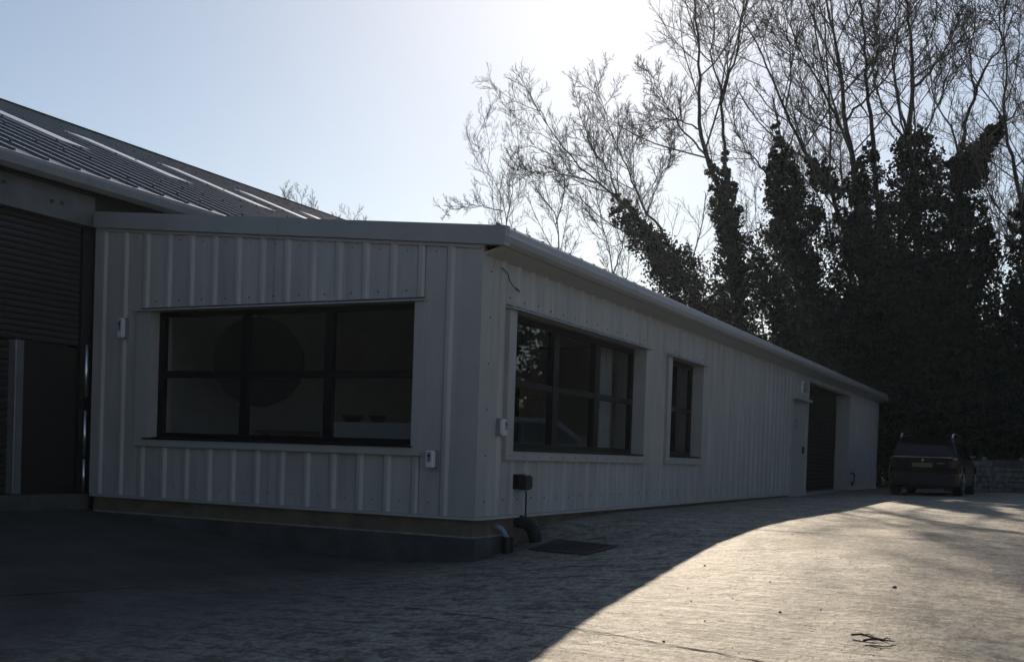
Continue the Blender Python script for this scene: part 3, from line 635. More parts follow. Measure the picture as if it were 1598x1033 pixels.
MB().hexa([(XR-.3, -16, roof_z(XR-.0)-.06), (XR+.3, -16, roof_z(XR)-.06), (XR+.3, 27, roof_z(XR)-.06), (XR-.3, 27, roof_z(XR)-.06), (XR-.03, -16, roof_z(XR)+.03), (XR+.03, -16, roof_z(XR)+.03), (XR+.03, 27, roof_z(XR)+.03), (XR-.03, 27, roof_z(XR)+.03)]).build('ridge_cap', 'gutter', barn, K)
s = MB()
for X in np.arange(-5.6, XR, -1.15):
    for j in range(-10, 55):
        u = j*RS; b = (X, u, roof_z(X)); r_ = .017; h = .056
        if rnd.random() < .3: continue
        nx_, nz_ = math.sin(TH), math.cos(TH); k6 = [(math.cos(t), math.sin(t)) for t in np.arange(6)*math.pi/3]
        lo = [(b[0]+nx_*.02+r_*a*nz_, b[1]+r_*c_, b[2]+nz_*.02-r_*a*nx_) for a, c_ in k6]; hi = [(b[0]+nx_*h+r_*.7*a*nz_, b[1]+r_*.7*c_, b[2]+nz_*h-r_*.7*a*nx_) for a, c_ in k6]
        s.add(lo+hi, [tuple(range(6, 12))]+[(k, (k+1) % 6, 6+(k+1) % 6, 6+k) for k in range(6)])
tag(s.build('fixing_caps', 'screw', barn, K), kind='stuff')
# roller shutter with separate slats
rs = empty('roller_shutter', (0, 0, 0)); rs.parent = barn; rs.location = -barn.location
sp = [(-.0, 0), (.016, .01), (.024, .036), (.02, .062), (.0, .069)]
top_s = MB().prism(sp, 'y', -5.28, -.072).build('slat', 'shutter', rs, K); bot_s = MB().prism(sp, 'y', -5.28, -1.015).build('slat', 'shutter', rs, K)
top_s.location = ((XB-.16)*K, 0, 1.72*K); bot_s.location = ((XB-.16)*K, 0, 0.0)
for i in range(1, 20): copy_at(top_s, rs, ((XB-.16)*K, 0, (1.72+i*.07)*K))
for i in range(1, 24): copy_at(bot_s, rs, ((XB-.16)*K, 0, (i*.07)*K))
MB().box(XB-.17, XB-.1, -.07, -.061, 0, 3.11).build('guide_rail', 'black_plastic', rs, K)
dr = MB().box(XB-.19, XB-.165, -.90, -.07, .0, 1.70).build('wicket_door', 'door_brown', barn, K)
for z0, z1 in ((.12, .72), (.82, 1.60)): MB().box(XB-.164, XB-.15, -.84, -.14, z0, z1).build('panel', 'door_brown', dr, K, bevel=.004)
MB().box(XB-.17, XB-.04, -1.012, -.902, 0, 1.70).build('door_jamb', 'jamb', dr, K)
MB().box(XB-.045, XB-.030, -1.020, -1.006, 0, 1.70).build('jamb_edge', 'alu', dr, K)
for z0, z1, r_ in ((0.0, .40, .019), (.41, .97, .020), (1.12, 1.74, .026)): MB().tube([(XB-.04, -.03, z0), (XB-.04, -.03, z1)], r_, 14).build('jamb_edge', 'alu', dr, K, smooth=True)
MB().box(XB-.16, XB-.05, -.06, -.012, .98, 1.10).build('latch', 'black_plastic', dr, K)

# ------------------------------------------------------------------ trees
class Tubes:                                # many thin tubes, batched by (points, sides)
    def __init__(s): s.b = {}; s.n = 0
    def add(s, P, rad, sides): s.addb(np.asarray(P, float)[None], np.asarray(rad, float)[None], sides)
    def addb(s, P, rad, sides): s.b.setdefault((P.shape[1], sides), []).append((P, rad)); s.n += len(P)
    def build(s, name, m, parent):
        VV = []; FF = []; base = 0
        for (n, sides), L in s.b.items():
            P = np.concatenate([p for p, r in L]); r = np.concatenate([q for p, q in L]); N = len(P)
            d = np.gradient(P, axis=1); d /= np.linalg.norm(d, axis=2, keepdims=True)+1e-9
            a = np.cross(d, np.array([.31, .95, .05])); a /= np.linalg.norm(a, axis=2, keepdims=True)+1e-9; b = np.cross(d, a)
            t = np.arange(sides)*2*math.pi/sides; c, s_ = np.cos(t)[:, None], np.sin(t)[:, None]
            V = P[:, :, None, :]+r[:, :, None, None]*(c*a[:, :, None, :]+s_*b[:, :, None, :])
            i = np.arange(n-1)[:, None]*sides; k = np.arange(sides)[None, :]; k2 = (k+1) % sides
            F = np.stack([i+k, i+k2, i+sides+k2, i+sides+k], -1).reshape(-1, 4)
            F = (F[None]+(np.arange(N)*n*sides)[:, None, None]).reshape(-1, 4)+base
            VV.append(V.reshape(-1, 3)); FF.append(F); base += N*n*sides
        return quads(name, np.concatenate(VV), np.concatenate(FF), m, parent, True)
def quads(name, V, F, m, parent, smooth=False):
    if parent is not None: V = V-np.array(parent.location)
    me = bpy.data.meshes.new(name); me.vertices.add(len(V)); me.vertices.foreach_set('co', np.ascontiguousarray(V, dtype=np.float32).ravel())
    me.loops.add(F.size); me.loops.foreach_set('vertex_index', np.ascontiguousarray(F, dtype=np.int32).ravel())
    me.polygons.add(len(F)); me.polygons.foreach_set('loop_start', np.arange(0, F.size, 4)); me.polygons.foreach_set('loop_total', np.full(len(F), 4))
    me.update(); me.validate()
    if smooth: me.polygons.foreach_set('use_smooth', np.ones(len(F), bool))
    me.materials.append(M[m]); o = bpy.data.objects.new(name, me); COL.objects.link(o)
    if parent is not None: o.parent = parent
    return o
def smooth_path(P, n):
    P = np.asarray(P, float); seg = np.r_[0, np.cumsum(np.linalg.norm(np.diff(P, axis=0), axis=1))]; t = np.linspace(0, seg[-1], n)
    # Catmull-Rom through the points
    out = np.zeros((n, 3)); Q = np.vstack([2*P[0]-P[1], P, 2*P[-1]-P[-2]])
    for i, tt in enumerate(t):
        j = min(np.searchsorted(seg, tt, side='right')-1, len(P)-2); w = (tt-seg[j])/(seg[j+1]-seg[j]+1e-9)
        a, b, c, d = Q[j:j+4]; out[i] = .5*((2*b)+(-a+c)*w+(2*a-5*b+4*c-d)*w*w+(-a+3*b-3*c+d)*w**3)
    return out
UP = np.array([0, 0, 1.0])
def rvec():
    v = nr.normal(size=3); return v/np.linalg.norm(v)
def unit(v): return v/(np.linalg.norm(v, axis=-1, keepdims=True)+1e-9)
def sprout(T, P, rad, level, maxlev, spec, start=.25):
    """side branches along the paths P (N, m, 3), all parents of a level at once"""
    P = np.asarray(P, float); rad = np.asarray(rad, float)
    if P.ndim == 2: P = P[None]; rad = rad[None]
    n, ratio, ang, rmin = spec[level]; N, m = P.shape[:2]
    L = np.linalg.norm(np.diff(P, axis=1), axis=2).sum(1)*(min(1.0, (1-start)*1.35) if level == 0 else 1.0)
    f = start+(1-start)*((np.arange(n)[None]+nr.uniform(.05, .95, (N, n)))/n); j = f*(m-1); j0 = np.minimum(j.astype(int), m-2); w = (j-j0)[..., None]
    ii = np.arange(N)[:, None]; p = P[ii, j0]*(1-w)+P[ii, j0+1]*w; r = rad[ii, j0]*(1-w[..., 0])+rad[ii, j0+1]*w[..., 0]
    d = unit(P[ii, j0+1]-P[ii, j0]); x = unit(np.cross(d, np.array([.3, .2, .93])+.001)); y = np.cross(d, x)
    th = (nr.uniform(0, 6.28, (N, 1))+np.arange(n)[None]*2.4+nr.normal(0, .5, (N, n)))[..., None]
    a = R(ang)*nr.uniform(.65, 1.25, (N, n, 1)); e = np.cos(a)*d+np.sin(a)*(np.cos(th)*x+np.sin(th)*y)
    l = L[:, None]*ratio*nr.uniform(.5, 1.15, (N, n))*(1.15-.62*f)
    k = 7 if level == 0 else (6 if level == 1 else (5 if level == 2 else 4)); Q = [p]; bend = nr.normal(0, .05, (N, n, 3))
    for q in range(1, k):
        e = unit(e+UP*(.11 if level < 2 else .09)+nr.normal(0, .055+.02*level, (N, n, 3))+bend); Q.append(Q[-1]+e*(l/(k-1))[..., None])
    Q = np.stack(Q, 2).reshape(N*n, k, 3); l = l.ravel()
    r0 = np.maximum(rmin, np.minimum(r.ravel()*.6, .005+l*.0068)); rr = r0[:, None]*np.linspace(1, .5, k)[None]; rr = np.maximum(rr, rmin*.6)
    keep = l > .10; Q, rr = Q[keep], rr[keep]
    T.addb(Q, rr, 5 if level == 0 else (4 if level == 1 else 3))
    if level < maxlev: sprout(T, Q, rr, level+1, maxlev, spec, .12)
SPEC = {0: (15, .46, 50, .016), 1: (9, .47, 42, .011), 2: (6, .52, 38, .0084), 3: (3, .58, 36, .0068)}
SPEC_L = {0: (19, .38, 46, .016), 1: (9, .47, 40, .011), 2: (6, .54, 38, .0088), 3: (3, .58, 36, .007)}
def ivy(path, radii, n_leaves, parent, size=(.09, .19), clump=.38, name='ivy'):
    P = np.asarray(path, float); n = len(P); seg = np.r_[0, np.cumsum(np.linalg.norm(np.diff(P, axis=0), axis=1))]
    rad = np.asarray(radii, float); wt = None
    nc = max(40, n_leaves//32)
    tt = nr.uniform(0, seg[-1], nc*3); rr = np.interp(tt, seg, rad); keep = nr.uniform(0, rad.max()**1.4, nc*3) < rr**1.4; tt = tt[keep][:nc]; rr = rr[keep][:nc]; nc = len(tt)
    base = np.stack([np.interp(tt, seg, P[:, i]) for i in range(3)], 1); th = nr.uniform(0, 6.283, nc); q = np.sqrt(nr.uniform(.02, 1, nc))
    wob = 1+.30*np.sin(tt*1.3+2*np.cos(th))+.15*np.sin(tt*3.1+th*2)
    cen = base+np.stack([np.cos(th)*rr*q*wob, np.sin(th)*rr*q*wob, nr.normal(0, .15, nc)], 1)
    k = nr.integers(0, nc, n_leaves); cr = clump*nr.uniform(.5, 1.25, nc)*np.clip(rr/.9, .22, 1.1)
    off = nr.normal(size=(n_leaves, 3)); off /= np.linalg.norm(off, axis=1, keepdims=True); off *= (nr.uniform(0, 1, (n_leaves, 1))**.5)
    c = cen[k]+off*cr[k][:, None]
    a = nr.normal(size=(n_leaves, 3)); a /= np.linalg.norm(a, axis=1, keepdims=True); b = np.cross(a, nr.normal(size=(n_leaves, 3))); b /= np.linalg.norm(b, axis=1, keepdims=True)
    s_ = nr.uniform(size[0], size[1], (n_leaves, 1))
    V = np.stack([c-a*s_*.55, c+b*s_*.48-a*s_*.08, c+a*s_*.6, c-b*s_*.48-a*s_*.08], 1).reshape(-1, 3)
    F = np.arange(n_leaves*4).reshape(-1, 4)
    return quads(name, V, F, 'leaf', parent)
def tree(name, label, depth, majors, ivies=(), group='ivy-clad bare trees behind the workshop', maxlev=3, spec=SPEC, leaf=(.07, .15), cat='tree'):
    """majors: (pixel path, radius at start, radius at end, depth change at end, bare from fraction); the first is the trunk, rooted in the ground"""
    b = at(*majors[0][0][0], depth); root = empty(name, (b[0], b[1], ground_z(b[0], b[1])-.05)); tag(root, label, cat, group)
    T0 = Tubes(); T1 = Tubes()
    for i, (px, r0, r1, dd, st) in enumerate(majors):
        m = len(px); P = np.array([at(x, y, depth+dd*(j/(m-1))**1.3) for j, (x, y) in enumerate(px)])
        if i == 0: P[0] = [b[0], b[1], ground_z(b[0], b[1])-.05]
        P = smooth_path(P, max(8, 4*m)); P[1:] += nr.normal(0, .03, (len(P)-1, 3)); rad = (r1*.5+(r0*(.80 if i == 0 else .55)-r1*.5)*(1-np.linspace(0, 1, len(P)))**1.5)
        T0.add(P, rad, 9 if r0 > .12 else 6)
        if st < 1: sprout(T1, P, rad, 0, maxlev, spec, st)
    T0.build('trunk', 'bark', root)
    if T1.n: T1.build('branches', 'twig', root)
    for pts, n in ivies:
        P = [at(x, y, depth+dz) for x, y, hw, dz in pts]; rad = [.93*hw*depth/FPX for x, y, hw, dz in pts]
        ivy(P, rad, int(n*2.3), root, leaf)
    return root
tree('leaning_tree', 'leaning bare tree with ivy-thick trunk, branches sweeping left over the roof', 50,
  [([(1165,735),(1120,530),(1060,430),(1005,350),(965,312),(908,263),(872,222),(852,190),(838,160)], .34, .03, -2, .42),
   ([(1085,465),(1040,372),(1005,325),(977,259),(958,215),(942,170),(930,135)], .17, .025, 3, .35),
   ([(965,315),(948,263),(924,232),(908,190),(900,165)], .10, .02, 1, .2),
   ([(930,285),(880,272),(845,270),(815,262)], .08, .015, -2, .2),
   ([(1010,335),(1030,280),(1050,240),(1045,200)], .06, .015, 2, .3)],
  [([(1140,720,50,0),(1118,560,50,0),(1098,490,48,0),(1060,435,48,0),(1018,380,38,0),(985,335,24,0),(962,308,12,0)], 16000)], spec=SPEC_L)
tree('tall_tree', 'tall forked tree with an ivy column, nearest left of the dark ivy mass', 47,
  [([(1160,735),(1155,520),(1140,380),(1123,295),(1103,246),(1091,193),(1094,120),(1088,40),(1075,-60),(1070,-150)], .36, .03, 1, .5),
   ([(1140,372),(1133,290),(1128,200),(1129,143),(1147,97),(1155,40),(1170,-50),(1175,-140)], .20, .03, -2, .4),
   ([(1103,246),(1075,215),(1045,170),(1024,135),(1010,105)], .10, .02, -2, .2),
   ([(1095,205),(1060,188),(1025,192),(990,225)], .07, .015, -2, .2),
   ([(1128,150),(1110,90),(1115,30),(1100,-60)], .09, .02, 2, .2)],
  [([(1155,720,38,0),(1152,560,38,0),(1149,460,32,0),(1140,380,30,0),(1128,310,22,0),(1113,262,9,0)], 11000), ([(1150,440,16,0),(1138,330,14,0),(1131,240,7,0)], 2200)])
tree('ivy_tree', 'pointed ivy-covered tree forming the left peak of the dark mass', 43,
  [([(1268,735),(1255,560),(1243,430),(1232,320),(1222,250),(1213,192),(1205,150)], .38, .05, 0, .75),
   ([(1212,300),(1190,262),(1165,235),(1143,195),(1125,150)], .09, .02, -2, .2),
   ([(1225,240),(1245,195),(1252,150),(1240,100)], .07, .015, 2, .2)],
  [([(1262,720,85,0),(1250,560,76,0),(1240,440,64,0),(1234,360,54,0),(1227,300,36,0),(1220,245,22,0),(1213,195,9,0)], 26000)])
tree('slanting_tree', 'tree with a long bare trunk slanting left above a ragged ivy sleeve', 44.5,
  [([(1345,735),(1335,560),(1325,400),(1305,320),(1285,275),(1259,240),(1225,174),(1190,85),(1151,19),(1125,-60)], .30, .03, -2, .45),
   ([(1225,176),(1235,110),(1225,40),(1215,-50)], .08, .02, 2, .2),
   ([(1300,400),(1288,340),(1270,270),(1268,190)], .09, .02, 1, .4),
   ([(1320,410),(1308,340),(1312,260),(1300,180)], .09, .02, 1, .4)],
  [([(1335,700,60,0),(1328,520,52,0),(1324,440,26,0)], 6000), ([(1300,300,12,0),(1285,280,22,0),(1262,248,9,0)], 1300)])
tree('twin_trunk_tree', 'twin-trunked tree rising from the middle of the ivy mass', 42,
  [([(1365,735),(1358,560),(1345,400),(1333,270),(1317,186),(1310,97),(1293,20),(1280,-70),(1275,-150)], .36, .04, 1, .48),
   ([(1375,400),(1367,290),(1360,209),(1352,135),(1346,39),(1338,-60),(1330,-150)], .26, .03, -1, .38),
   ([(1316,205),(1275,124),(1250,80),(1228,30),(1205,-40)], .11, .02, -2, .2),
   ([(1318,192),(1350,155),(1385,118),(1402,60),(1405,-30)], .10, .02, 2, .2),
   ([(1352,140),(1370,80),(1372,10),(1390,-70)], .09, .02, 2, .2)],
  [([(1372,720,85,0),(1368,560,80,0),(1360,420,62,0),(1358,330,42,0),(1358,270,28,0),(1360,220,11,0)], 17000), ([(1340,420,36,0),(1334,330,24,0),(1331,270,8,0)], 3000)])
tree('broad_ivy_tree', 'broad flat-topped ivy tree with bare limbs, centre right of the mass', 40,
  [([(1445,735),(1440,560),(1432,400),(1425,280),(1418,200),(1424,135),(1422,66),(1412,0),(1408,-80),(1405,-150)], .40, .04, 1, .5),
   ([(1424,137),(1452,112),(1478,72),(1498,15),(1510,-60)], .11, .02, -2, .2),
   ([(1408,212),(1385,180),(1370,150),(1362,100),(1368,40)], .09, .02, 2, .2),
   ([(1415,205),(1400,150),(1395,80),(1398,10),(1388,-60)], .11, .02, 2, .2),
   ([(1430,240),(1452,190),(1470,150),(1485,90),(1480,20)], .09, .02, -1, .2)],
  [([(1440,720,85,0),(1440,560,80,0),(1436,430,62,0),(1434,330,50,0),(1432,260,40,0),(1430,222,34,0),(1430,205,20,0)], 19000)])
tree('forked_ivy_tree', 'ivy tree forking wide with one leafy limb reaching right', 38.5,
  [([(1510,735),(1508,560),(1503,400),(1497,300),(1492,217),(1470,180),(1455,150),(1450,100)], .34, .03, 0, .6),
   ([(1497,260),(1507,190),(1521,152),(1535,108),(1565,70),(1585,10),(1600,-60)], .15, .02, 1, .3),
   ([(1502,275),(1530,228),(1563,194),(1600,158),(1640,110)], .14, .03, -1, .45),
   ([(1521,152),(1515,90),(1522,20),(1515,-60)], .08, .02, 1, .2),
   ([(1565,72),(1560,20),(1572,-40)], .06, .02, 1, .2)],
  [([(1512,720,72,0),(1510,560,62,0),(1508,450,44,0),(1506,360,36,0),(1500,290,26,0),(1492,225,12,0)], 14000), ([(1503,285,22,0),(1530,235,19,0),(1558,202,12,0),(1570,188,6,0)], 3600), ([(1535,425,12,0),(1540,390,20,0),(1535,350,16,0)], 1200)])
tree('edge_tree', 'ivy tree cut by the right edge of the picture', 37.5,
  [([(1612,735),(1604,560),(1600,400),(1590,300),(1577,240),(1566,180),(1572,110),(1565,40),(1580,-60)], .26, .03, 0, .45),
   ([(1600,420),(1570,360),(1545,310),(1530,280)], .07, .015, 1, .2),
   ([(1600,380),(1625,280),(1640,180),(1650,60)], .12, .02, 0, .2)],
  [([(1605,720,78,0),(1600,600,66,0),(1600,500,52,0),(1602,420,38,0),(1600,350,22,0),(1597,310,8,0)], 12000)])
G2 = 'bare trees farther off'
S2 = {0: (15, .40, 46, .017), 1: (8, .47, 40, .012), 2: (6, .52, 38, .010), 3: (3, .55, 36, .0085)}
for nm, lb, dp, mj in [
  ('bare_tree', 'thin bare forked tree seen over the gutter, right of the roof corner trees', 60, [([(962,740),(958,500),(956,423),(944,364),(934,328),(930,270)], .16, .03, 0, .5), ([(957,430),(970,385),(985,340),(1000,300)], .08, .02, 0, .2), ([(944,364),(915,330),(890,300)], .06, .02, 0, .2)]),
  ('bare_tree', 'thin bare tree with leftward crown just right of the roof corner', 63, [([(880,740),(876,500),(873,385),(865,332),(835,295),(814,254),(800,210)], .17, .02, 0, .5), ([(868,350),(880,300),(878,250),(870,200)], .08, .02, 0, .2)]),
  ('bare_tree', 'leftmost bare tree over the roof corner, its branches fanning left', 66, [([(800,740),(795,500),(790,348),(777,295),(752,240),(741,212)], .16, .02, 0, .5), ([(790,350),(800,290),(800,240)], .07, .02, 0, .2), ([(785,330),(750,322),(720,318),(690,330)], .06, .015, 0, .2)]),
  ('bare_tree', 'fine bare tree filling the gap behind the slanting trunk', 62, [([(1275,740),(1272,500),(1275,380),(1270,280),(1272,200),(1265,150)], .18, .02, 0, .45), ([(1275,340),(1300,280),(1310,220)], .07, .02, 0, .2), ([(1273,330),(1245,270),(1235,220)], .07, .02, 0, .2)]),
  ('bare_tree', 'slender bare tree in the sky gap behind the far end of the gutter', 60, [([(1190,740),(1192,560),(1190,480),(1185,400),(1178,320),(1180,250)], .14, .02, 0, .4)]),
  ('bare_tree', 'slender bare tree in the sky gap left of the edge tree', 56, [([(1560,740),(1562,560),(1556,440),(1560,330),(1552,250),(1556,170)], .16, .02, 0, .4), ([(1558,420),(1580,350),(1590,290)], .06, .02, 0, .2)]),
  ('bare_tree', 'bare treetop just over the barn roof edge, the taller of two', 85, [([(480,745),(476,520),(474,420),(472,360),(470,305)], .2, .03, 0, .72), ([(474,390),(456,340),(443,300)], .08, .02, 0, .4), ([(475,390),(492,345),(488,310)], .08, .02, 0, .4)]),
  ('bare_tree', 'low bare treetop over the middle of the gable fascia, beside the barn roof', 85, [([(545,745),(548,520),(548,450),(549,390),(552,340)], .2, .03, 0, .72), ([(548,410),(530,370),(524,338)], .08, .02, 0, .4), ([(549,410),(566,370),(571,342)], .08, .02, 0, .4)])]:
    tree(nm, lb, dp, mj, (), G2, 3 if dp < 80 else 2, S2)
# ivy bushes filling the foot of the tree belt
for i, (lb, dp, pts, n) in enumerate([
  ('dark ivy bush at the foot of the trees right behind the roller door end', 41, [(1300,730,70,0),(1300,620,80,0),(1303,530,66,0),(1305,480,34,0)], 11000),
  ('dark ivy bush filling the gap between the twin trunks and the broad tree', 41.5, [(1400,730,80,0),(1400,600,80,0),(1400,480,66,0),(1398,420,45,0),(1395,380,20,0)], 14000),
  ('dark ivy bush behind the parked car', 40, [(1470,735,80,0),(1475,640,75,0),(1475,540,60,0),(1472,450,40,0),(1470,400,20,0)], 12000),
  ('low dark evergreen bush behind the stone wall at right', 39, [(1550,735,80,0),(1555,680,75,0),(1560,600,55,0),(1560,540,30,0)], 11000),
  ('low dark bush in the gap between the workshop end and the parked car', 43, [(1392,764,40,0),(1392,700,45,0),(1388,650,45,0),(1385,600,40,0)], 5000),
  ('dark evergreen undergrowth showing between gutter end and ivy mass', 45, [(1235,750,50,0),(1232,660,45,0),(1230,590,30,0)], 8000)]):
    b = at(pts[0][0], pts[0][1], dp); root = empty('ivy_bush', (b[0], b[1], ground_z(b[0], b[1])-.05)); tag(root, lb, 'bush', 'ivy bushes under the trees')
    ivy([at(x, y, dp) for x, y, hw, dz in pts], [hw*dp/FPX for x, y, hw, dz in pts], int(n*1.9), root, (.08, .16), name='foliage')
    T = Tubes()
    for k in range(5): P = smooth_path([np.array(root.location)+np.array([nr.uniform(-.3, .3), nr.uniform(-.3, .3), 0]), at(pts[1][0]+nr.uniform(-25, 25), pts[1][1], dp), at(pts[2][0]+nr.uniform(-25, 25), pts[2][1], dp)], 6); T.add(P, np.linspace(.07, .02, 6), 5)
    T.build('stems', 'bark', root)
# tree belt on the right boundary, mirrored in the side windows
def side_tree(x, y, h, lb):
    z = ground_z(x, y); root = empty('boundary_tree', (x, y, z-.05)); tag(root, lb, 'tree', 'boundary trees mirrored in the side windows')
    T0 = Tubes(); T1 = Tubes(); P = smooth_path([(x, y, z-.05), (x+.2, y+.1, z+h*.3), (x-.1, y+.3, z+h*.65), (x+.2, y, z+h)], 12); rad = np.linspace(.28, .04, 12); T0.add(P, rad, 7); sprout(T1, P, rad, 0, 2, SPEC, .35)
    T0.build('trunk', 'bark', root); T1.build('branches', 'twig', root)
    ivy([(x, y, z), (x, y, z+h*.3), (x, y, z+h*.6), (x, y, z+h*.9)], [2.8, 2.7, 2.4, 1.0], 10500, root, (.13, .26), .6)
for i in range(13):
    side_tree(17.5+1.5*math.sin(i*2.1), 6+i*4.3, 10.5+1.5*math.sin(i*1.7), ['first', 'second', 'third', 'fourth', 'fifth', 'sixth', 'seventh', 'eighth', 'ninth', 'tenth', 'eleventh', 'twelfth', 'thirteenth'][i]+' ivy tree along the right boundary, seen only mirrored in the side windows')

for i, (x, y) in enumerate([(-7, -27), (-1.5, -28), (4, -27), (9.5, -28.5), (15, -27)]):  # unseen trees, added to block low sky and shade the gable end
    side_tree(x, y, 16+math.sin(i*2.3), ['leftmost', 'second from left', 'middle', 'second from right', 'rightmost'][i]+' of the five unseen ivy trees added behind the camera to darken the gable')
# ------------------------------------------------------------------ stone wall at the right
p0 = at(1498, 771, 35.0); p1 = at(1640, 771, 36.5); d = p1-p0; d[2] = 0; L_ = np.linalg.norm(d); d /= L_; nrm = np.array([d[1], -d[0], 0])
swz = min(ground_z(p0[0], p0[1]), ground_z(p1[0], p1[1]))
sw = empty('stone_wall', (p0[0], p0[1], swz)); tag(sw, 'low pale rubble stone wall in shade right of the parked car', 'wall')
def wbox(u0, u1, z0, z1, f0, f1):
    q = lambda u, z, f: (p0[0]+d[0]*u+nrm[0]*f, p0[1]+d[1]*u+nrm[1]*f, swz+z); return MB().hexa([q(u0, z0, f0), q(u1, z0, f0), q(u1, z0, f1), q(u0, z0, f1), q(u0, z1, f0), q(u1, z1, f0), q(u1, z1, f1), q(u0, z1, f1)])
wbox(-.3, L_, -.2, 1.06, -.4, -.06).build('core', 'mortar', sw)
z = 0.0; row = 0
while z < 1.12:
    h = rnd.uniform(.13, .2); u = -.3+(.15 if row % 2 else 0)
    while u < L_:
        w_ = rnd.uniform(.22, .46); gap = z > .8 and 1.0 < u < 2.3
        if not gap: wbox(u+.012, min(u+w_, L_)-.012, z+.01+rnd.uniform(-.02, .02), z+h-.008+rnd.uniform(-.02, .02), -.2, rnd.uniform(-.05, .04)).build('stone', 'stone', sw, bevel=.03)
        u += w_
    z += h; row += 1

# ------------------------------------------------------------------ cars
def make_car(name, label, loc, heading, paint, plate=None, L=4.66, W=1.90, H=1.60, rails=True, group='parked cars'):
    root = empty(name, loc); tag(root, label, 'car', group)
    hw = W/2; zb = .22; belt = 1.04; wr = .37; wy = (-1.38, 1.42); ra = wr+.06
    ys = sorted(set(list(np.linspace(-L/2, L/2, 34))+[w+s_*ra for w in wy for s_ in (-1, -.9, -.7, .7, .9, 1)]))
    def bottom(y):
        z = zb
        for w_ in wy:
            if abs(y-w_) < ra: z = max(z, wr+math.sqrt(max(0, ra*ra-(y-w_)**2)))
        return z
    def taper(y): t = abs(y)/(L/2); return 1-.14*max(0, (t-.72)/.28)**2
    def top(y):
        if y > 1.0: return belt-.02-.16*((y-1.0)/(L/2-1.0))**1.6
        if y < -2.0: return belt+.02-.05*((-y-2.0)/.33)
        return belt+.0
    def endin(y, z):                 # rounded nose and tail
        return 0
    rings = []
    for y in ys:
        w_ = hw*taper(y); b_ = bottom(y); t_ = top(y); yy = y
        rings.append([(w_*.80, yy, b_), (w_*.965, yy, b_+.05 if b_+.05 < .6 else b_+.01), (w_, yy, max(b_+.02, .62)), (w_*.985, yy, max(b_+.03, .80)), (w_*.955, yy, max(.86, t_-.06)), (w_*.90, yy, t_), (0, yy, t_+.025)])
    body = MB(); n = 7; vs = []
    for r_ in rings: vs += r_+[(-x, y, z) for x, y, z in reversed(r_[:-1])]
    m_ = 13; fs = []
    for i in range(len(rings)-1):
        for k in range(m_): fs.append((i*m_+k, i*m_+(k+1) % m_, (i+1)*m_+(k+1) % m_, (i+1)*m_+k))
    fs += [tuple(range(m_)), tuple(range((len(rings)-1)*m_, len(rings)*m_))]
    body.add(vs, fs)
    H_ = H
    def cabin(y):                    # roof height profile
        pts = [(-2.18, belt), (-1.86, H_-.10), (-1.70, H_-.03), (-.8, H_), (.1, H_-.02), (.45, H_-.07), (1.28, belt-.02)]
        return np.interp(y, [p[0] for p in pts], [p[1] for p in pts])
    o_b = body.build('body', paint, None, smooth=False)
    cab = MB(); cy = [-2.18, -2.0, -1.86, -1.70, -1.3, -.8, -.3, .1, .45, .85, 1.28]; vs = []
    def half(y, z): f = max(0, min(1, (z-belt)/(H_-belt))); return hw*.90*(1-f)*taper(y)+f*hw*.70
    for y in cy:
        z = cabin(y); zz = [belt-.03, belt+(z-belt)*.5, max(belt-.02, z-.04), z+.004]
        ww = [half(y, belt), half(y, zz[1]), half(y, zz[2]), half(y, z)-.07]
        pr = [(ww[i], y, zz[i]) for i in range(4)]+[(0, y, z+.02)]
        vs += pr+[(-x, yy, z_) for x, yy, z_ in reversed(pr[:-1])]
    m_ = 9; fs = [(i*m_+k, i*m_+k+1, (i+1)*m_+k+1, (i+1)*m_+k) for i in range(len(cy)-1) for k in range(m_-1)]
    cab.add(vs, fs); parts = [(cab, 'roof', paint)]
    def pane(q, nm='window', m2='car_glass'):    # quad offset outwards
        q = [np.array(p, float) for p in q]; nn = np.cross(q[1]-q[0], q[2]-q[0]); nn /= np.linalg.norm(nn); c_ = sum(q)/4
        if nn@(c_-np.array([0, 0, .9])) < 0: nn = -nn
        parts.append((MB().add([p+nn*.012 for p in q]+[p-nn*.004 for p in q], [(0, 1, 2, 3), (7, 6, 5, 4), (0, 4, 5, 1), (1, 5, 6, 2), (2, 6, 7, 3), (3, 7, 4, 0)]), nm, m2))
    zt = H_-.14
    pane([(-hw*.76, -2.155, belt+.05), (hw*.76, -2.155, belt+.05), (hw*.67, -1.89, zt), (-hw*.67, -1.89, zt)], 'rear_window')
    pane([(-hw*.78, 1.20, belt+.03), (hw*.78, 1.20, belt+.03), (hw*.66, .50, H_-.10), (-hw*.66, .50, H_-.10)], 'windscreen')
    for s_ in (-1, 1):
        for a, b_ in ((-1.62, -.72), (-.66, .22), (.28, .95)):
            za = min(zt, cabin(a)-.08); zc = min(zt, cabin(b_)-.07)
            pane([(s_*half(a, belt+.04), a, belt+.04), (s_*half(b_, belt+.04), b_, belt+.04), (s_*half(b_, zc), b_-(.0 if b_ < .9 else .1), zc), (s_*half(a, za), a, za)], 'side_window')
    def bx(nm, m2, x0, x1, y0, y1, z0, z1, bev=.0): parts.append((MB().box(x0, x1, y0, y1, z0, z1), nm, m2, bev))
    bx('rear_bumper', 'black_plastic' if paint == 'car_black' else paint, -hw*.88, hw*.88, -L/2-.05, -L/2+.12, .27, .66, .05)
    bx('tailgate_ledge', 'chrome', -hw*.80, hw*.80, -L/2-.012, -L/2+.06, belt-.012, belt+.012, .01)
    bx('spoiler', paint, -hw*.68, hw*.68, -2.02, -1.70, H_-.06, H_-.015, .015)
    bx('front_bumper', paint, -hw*.84, hw*.84, L/2-.1, L/2+.06, .30, .64, .06)
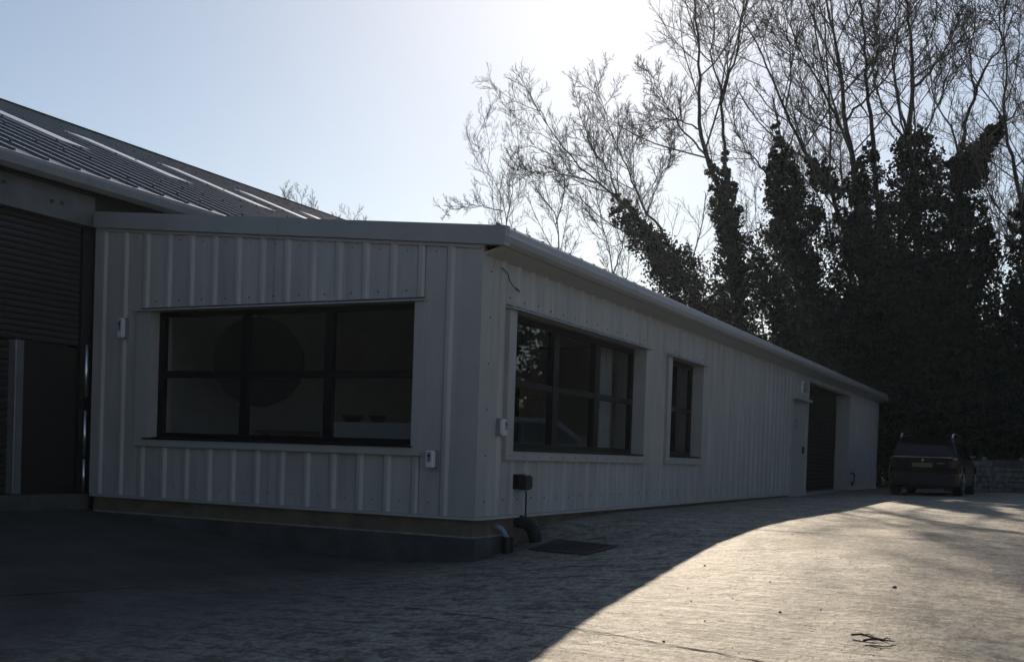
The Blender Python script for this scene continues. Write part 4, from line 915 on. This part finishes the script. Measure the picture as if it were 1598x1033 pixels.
    bx('grille', 'black_plastic', -.5, .5, L/2-.02, L/2+.05, .66, .80, .01)
    for s_ in (-1, 1):
        bx('tail_light', 'red_lens', s_*hw*.66, s_*hw*.875, -L/2-.014, -L/2+.2, .74, .97, .03)
        bx('reflector', 'red_lens', s_*hw*.74, s_*hw*.80, -L/2-.06, -L/2-.02, .45, .57, .006)
        bx('headlight', 'chrome', s_*hw*.55, s_*hw*.84, L/2-.16, L/2+.02, .70, .84, .03)
        bx('exhaust', 'black_plastic', s_*hw*.55-.06, s_*hw*.55+.06, -L/2-.06, -L/2+.05, .28, .34, .02)
        parts.append((MB().tube([(s_*hw*.95, 1.0, belt), (s_*(hw+.1), .98, belt+.05)], .03, 8), 'mirror_arm', 'black_plastic')); bx('mirror', paint, s_*(hw+.04), s_*(hw+.22), .93, 1.05, belt, belt+.16, .03)
        if rails: parts.append((MB().tube([(s_*hw*.70, -1.72, H_-.02), (s_*hw*.70, -1.62, H_+.07), (s_*hw*.70, -1.40, H_+.09), (s_*hw*.70, -.6, H_+.10), (s_*hw*.70, .1, H_+.085), (s_*hw*.70, .28, H_-.0)], .024, 8), 'roof_rail', 'chrome'))
    bx('tailgate_trim', 'chrome', .38, .56, -L/2-.016, -L/2, .875, .888)
    parts.append((MB().tube([(0, -L/2-.02, .955), (0, -L/2, .955)], .042, 18), 'badge', 'chrome'))
    objs = []
    rotm = Matrix.Rotation(heading, 4, 'Z')
    def link(o): o.parent = root; o.data.transform(rotm); objs.append(o); return o
    link(o_b)
    for p in parts: link(p[0].build(p[1], p[2], None, bevel=(p[3] if len(p) > 3 else 0), smooth=p[1] in ('roof_rail', 'badge')))
    for s_ in (-1, 1):
        for w_ in wy:
            x0, x1 = s_*(hw-.25), s_*(hw-.015)
            wheel = link(MB().tube([(x0, w_, wr), (x0+s_*.03, w_, wr), (x1-s_*.03, w_, wr), (x1, w_, wr)], [wr-.03, wr, wr, wr-.03], 28).build('wheel', 'tyre', None, smooth=False))
            rim = MB().tube([(x1-s_*.05, w_, wr), (x1+s_*.006, w_, wr)], [.25, .255], 24)
            ro = rim.build('rim', 'tyre', None); ro.data.transform(rotm); ro.parent = wheel
            for k in range(5):
                t = k*2*math.pi/5+.3; c_, s2 = math.cos(t), math.sin(t)
                sp_ = MB().tube([(x1+s_*.012, w_+c_*.03, wr+s2*.03), (x1+s_*.012, w_+c_*.245, wr+s2*.245)], [.036, .026], 6).build('spoke', 'rim', None); sp_.data.transform(rotm); sp_.parent = wheel
    if plate:
        pl = link(MB().box(-.26, .26, -L/2-.026, -L/2-.008, .77, .882).build('number_plate', 'plate', None))
        text_mesh('plate_text', plate, .105, 'ink', pl, rotm @ Matrix.Translation((0, -L/2-.028, .826)) @ Matrix.Rotation(R(90), 4, 'X') @ Matrix.Diagonal((.92, 1, 1, 1)))
    return root
pc = at(1437, 776, 29.6); car_h = R(-2.0)
fwd = np.array([-math.sin(car_h), math.cos(car_h)])
cx_, cy_ = pc[0]+fwd[0]*2.33, pc[1]+fwd[1]*2.33
make_car('parked_car', 'black estate-type car with chrome roof rails and yellow plate by the far wall', (cx_, cy_, ground_z(cx_, cy_)), car_h, 'car_black', 'VX60 RXD')
make_car('parked_car', 'pale silver tall car out of frame, seen only mirrored in the long side window', (7.8, 19.0, ground_z(7.8, 19.0)), R(53), 'car_silver', None, L=4.4, H=1.80, rails=False)

# ------------------------------------------------------------------ thin scattering volume added to imitate veiling lens glare
hz = MB().box(-1700, 1700, -1700, 1700, -3.0, 27.0).build('glare_haze', 'ink'); tag(hz, kind='stuff')
hm = bpy.data.materials.new('glare_haze_air'); hm.use_nodes = True; hn = hm.node_tree.nodes; hn.clear()
hv = hn.new('ShaderNodeVolumePrincipled'); hv.inputs['Color'].default_value = (0.72, 0.86, 1.0, 1); hv.inputs['Density'].default_value = 0.00024; hv.inputs['Anisotropy'].default_value = 0.55
ho = hn.new('ShaderNodeOutputMaterial'); hm.node_tree.links.new(hv.outputs[0], ho.inputs['Volume'])
hz.data.materials.clear(); hz.data.materials.append(hm)
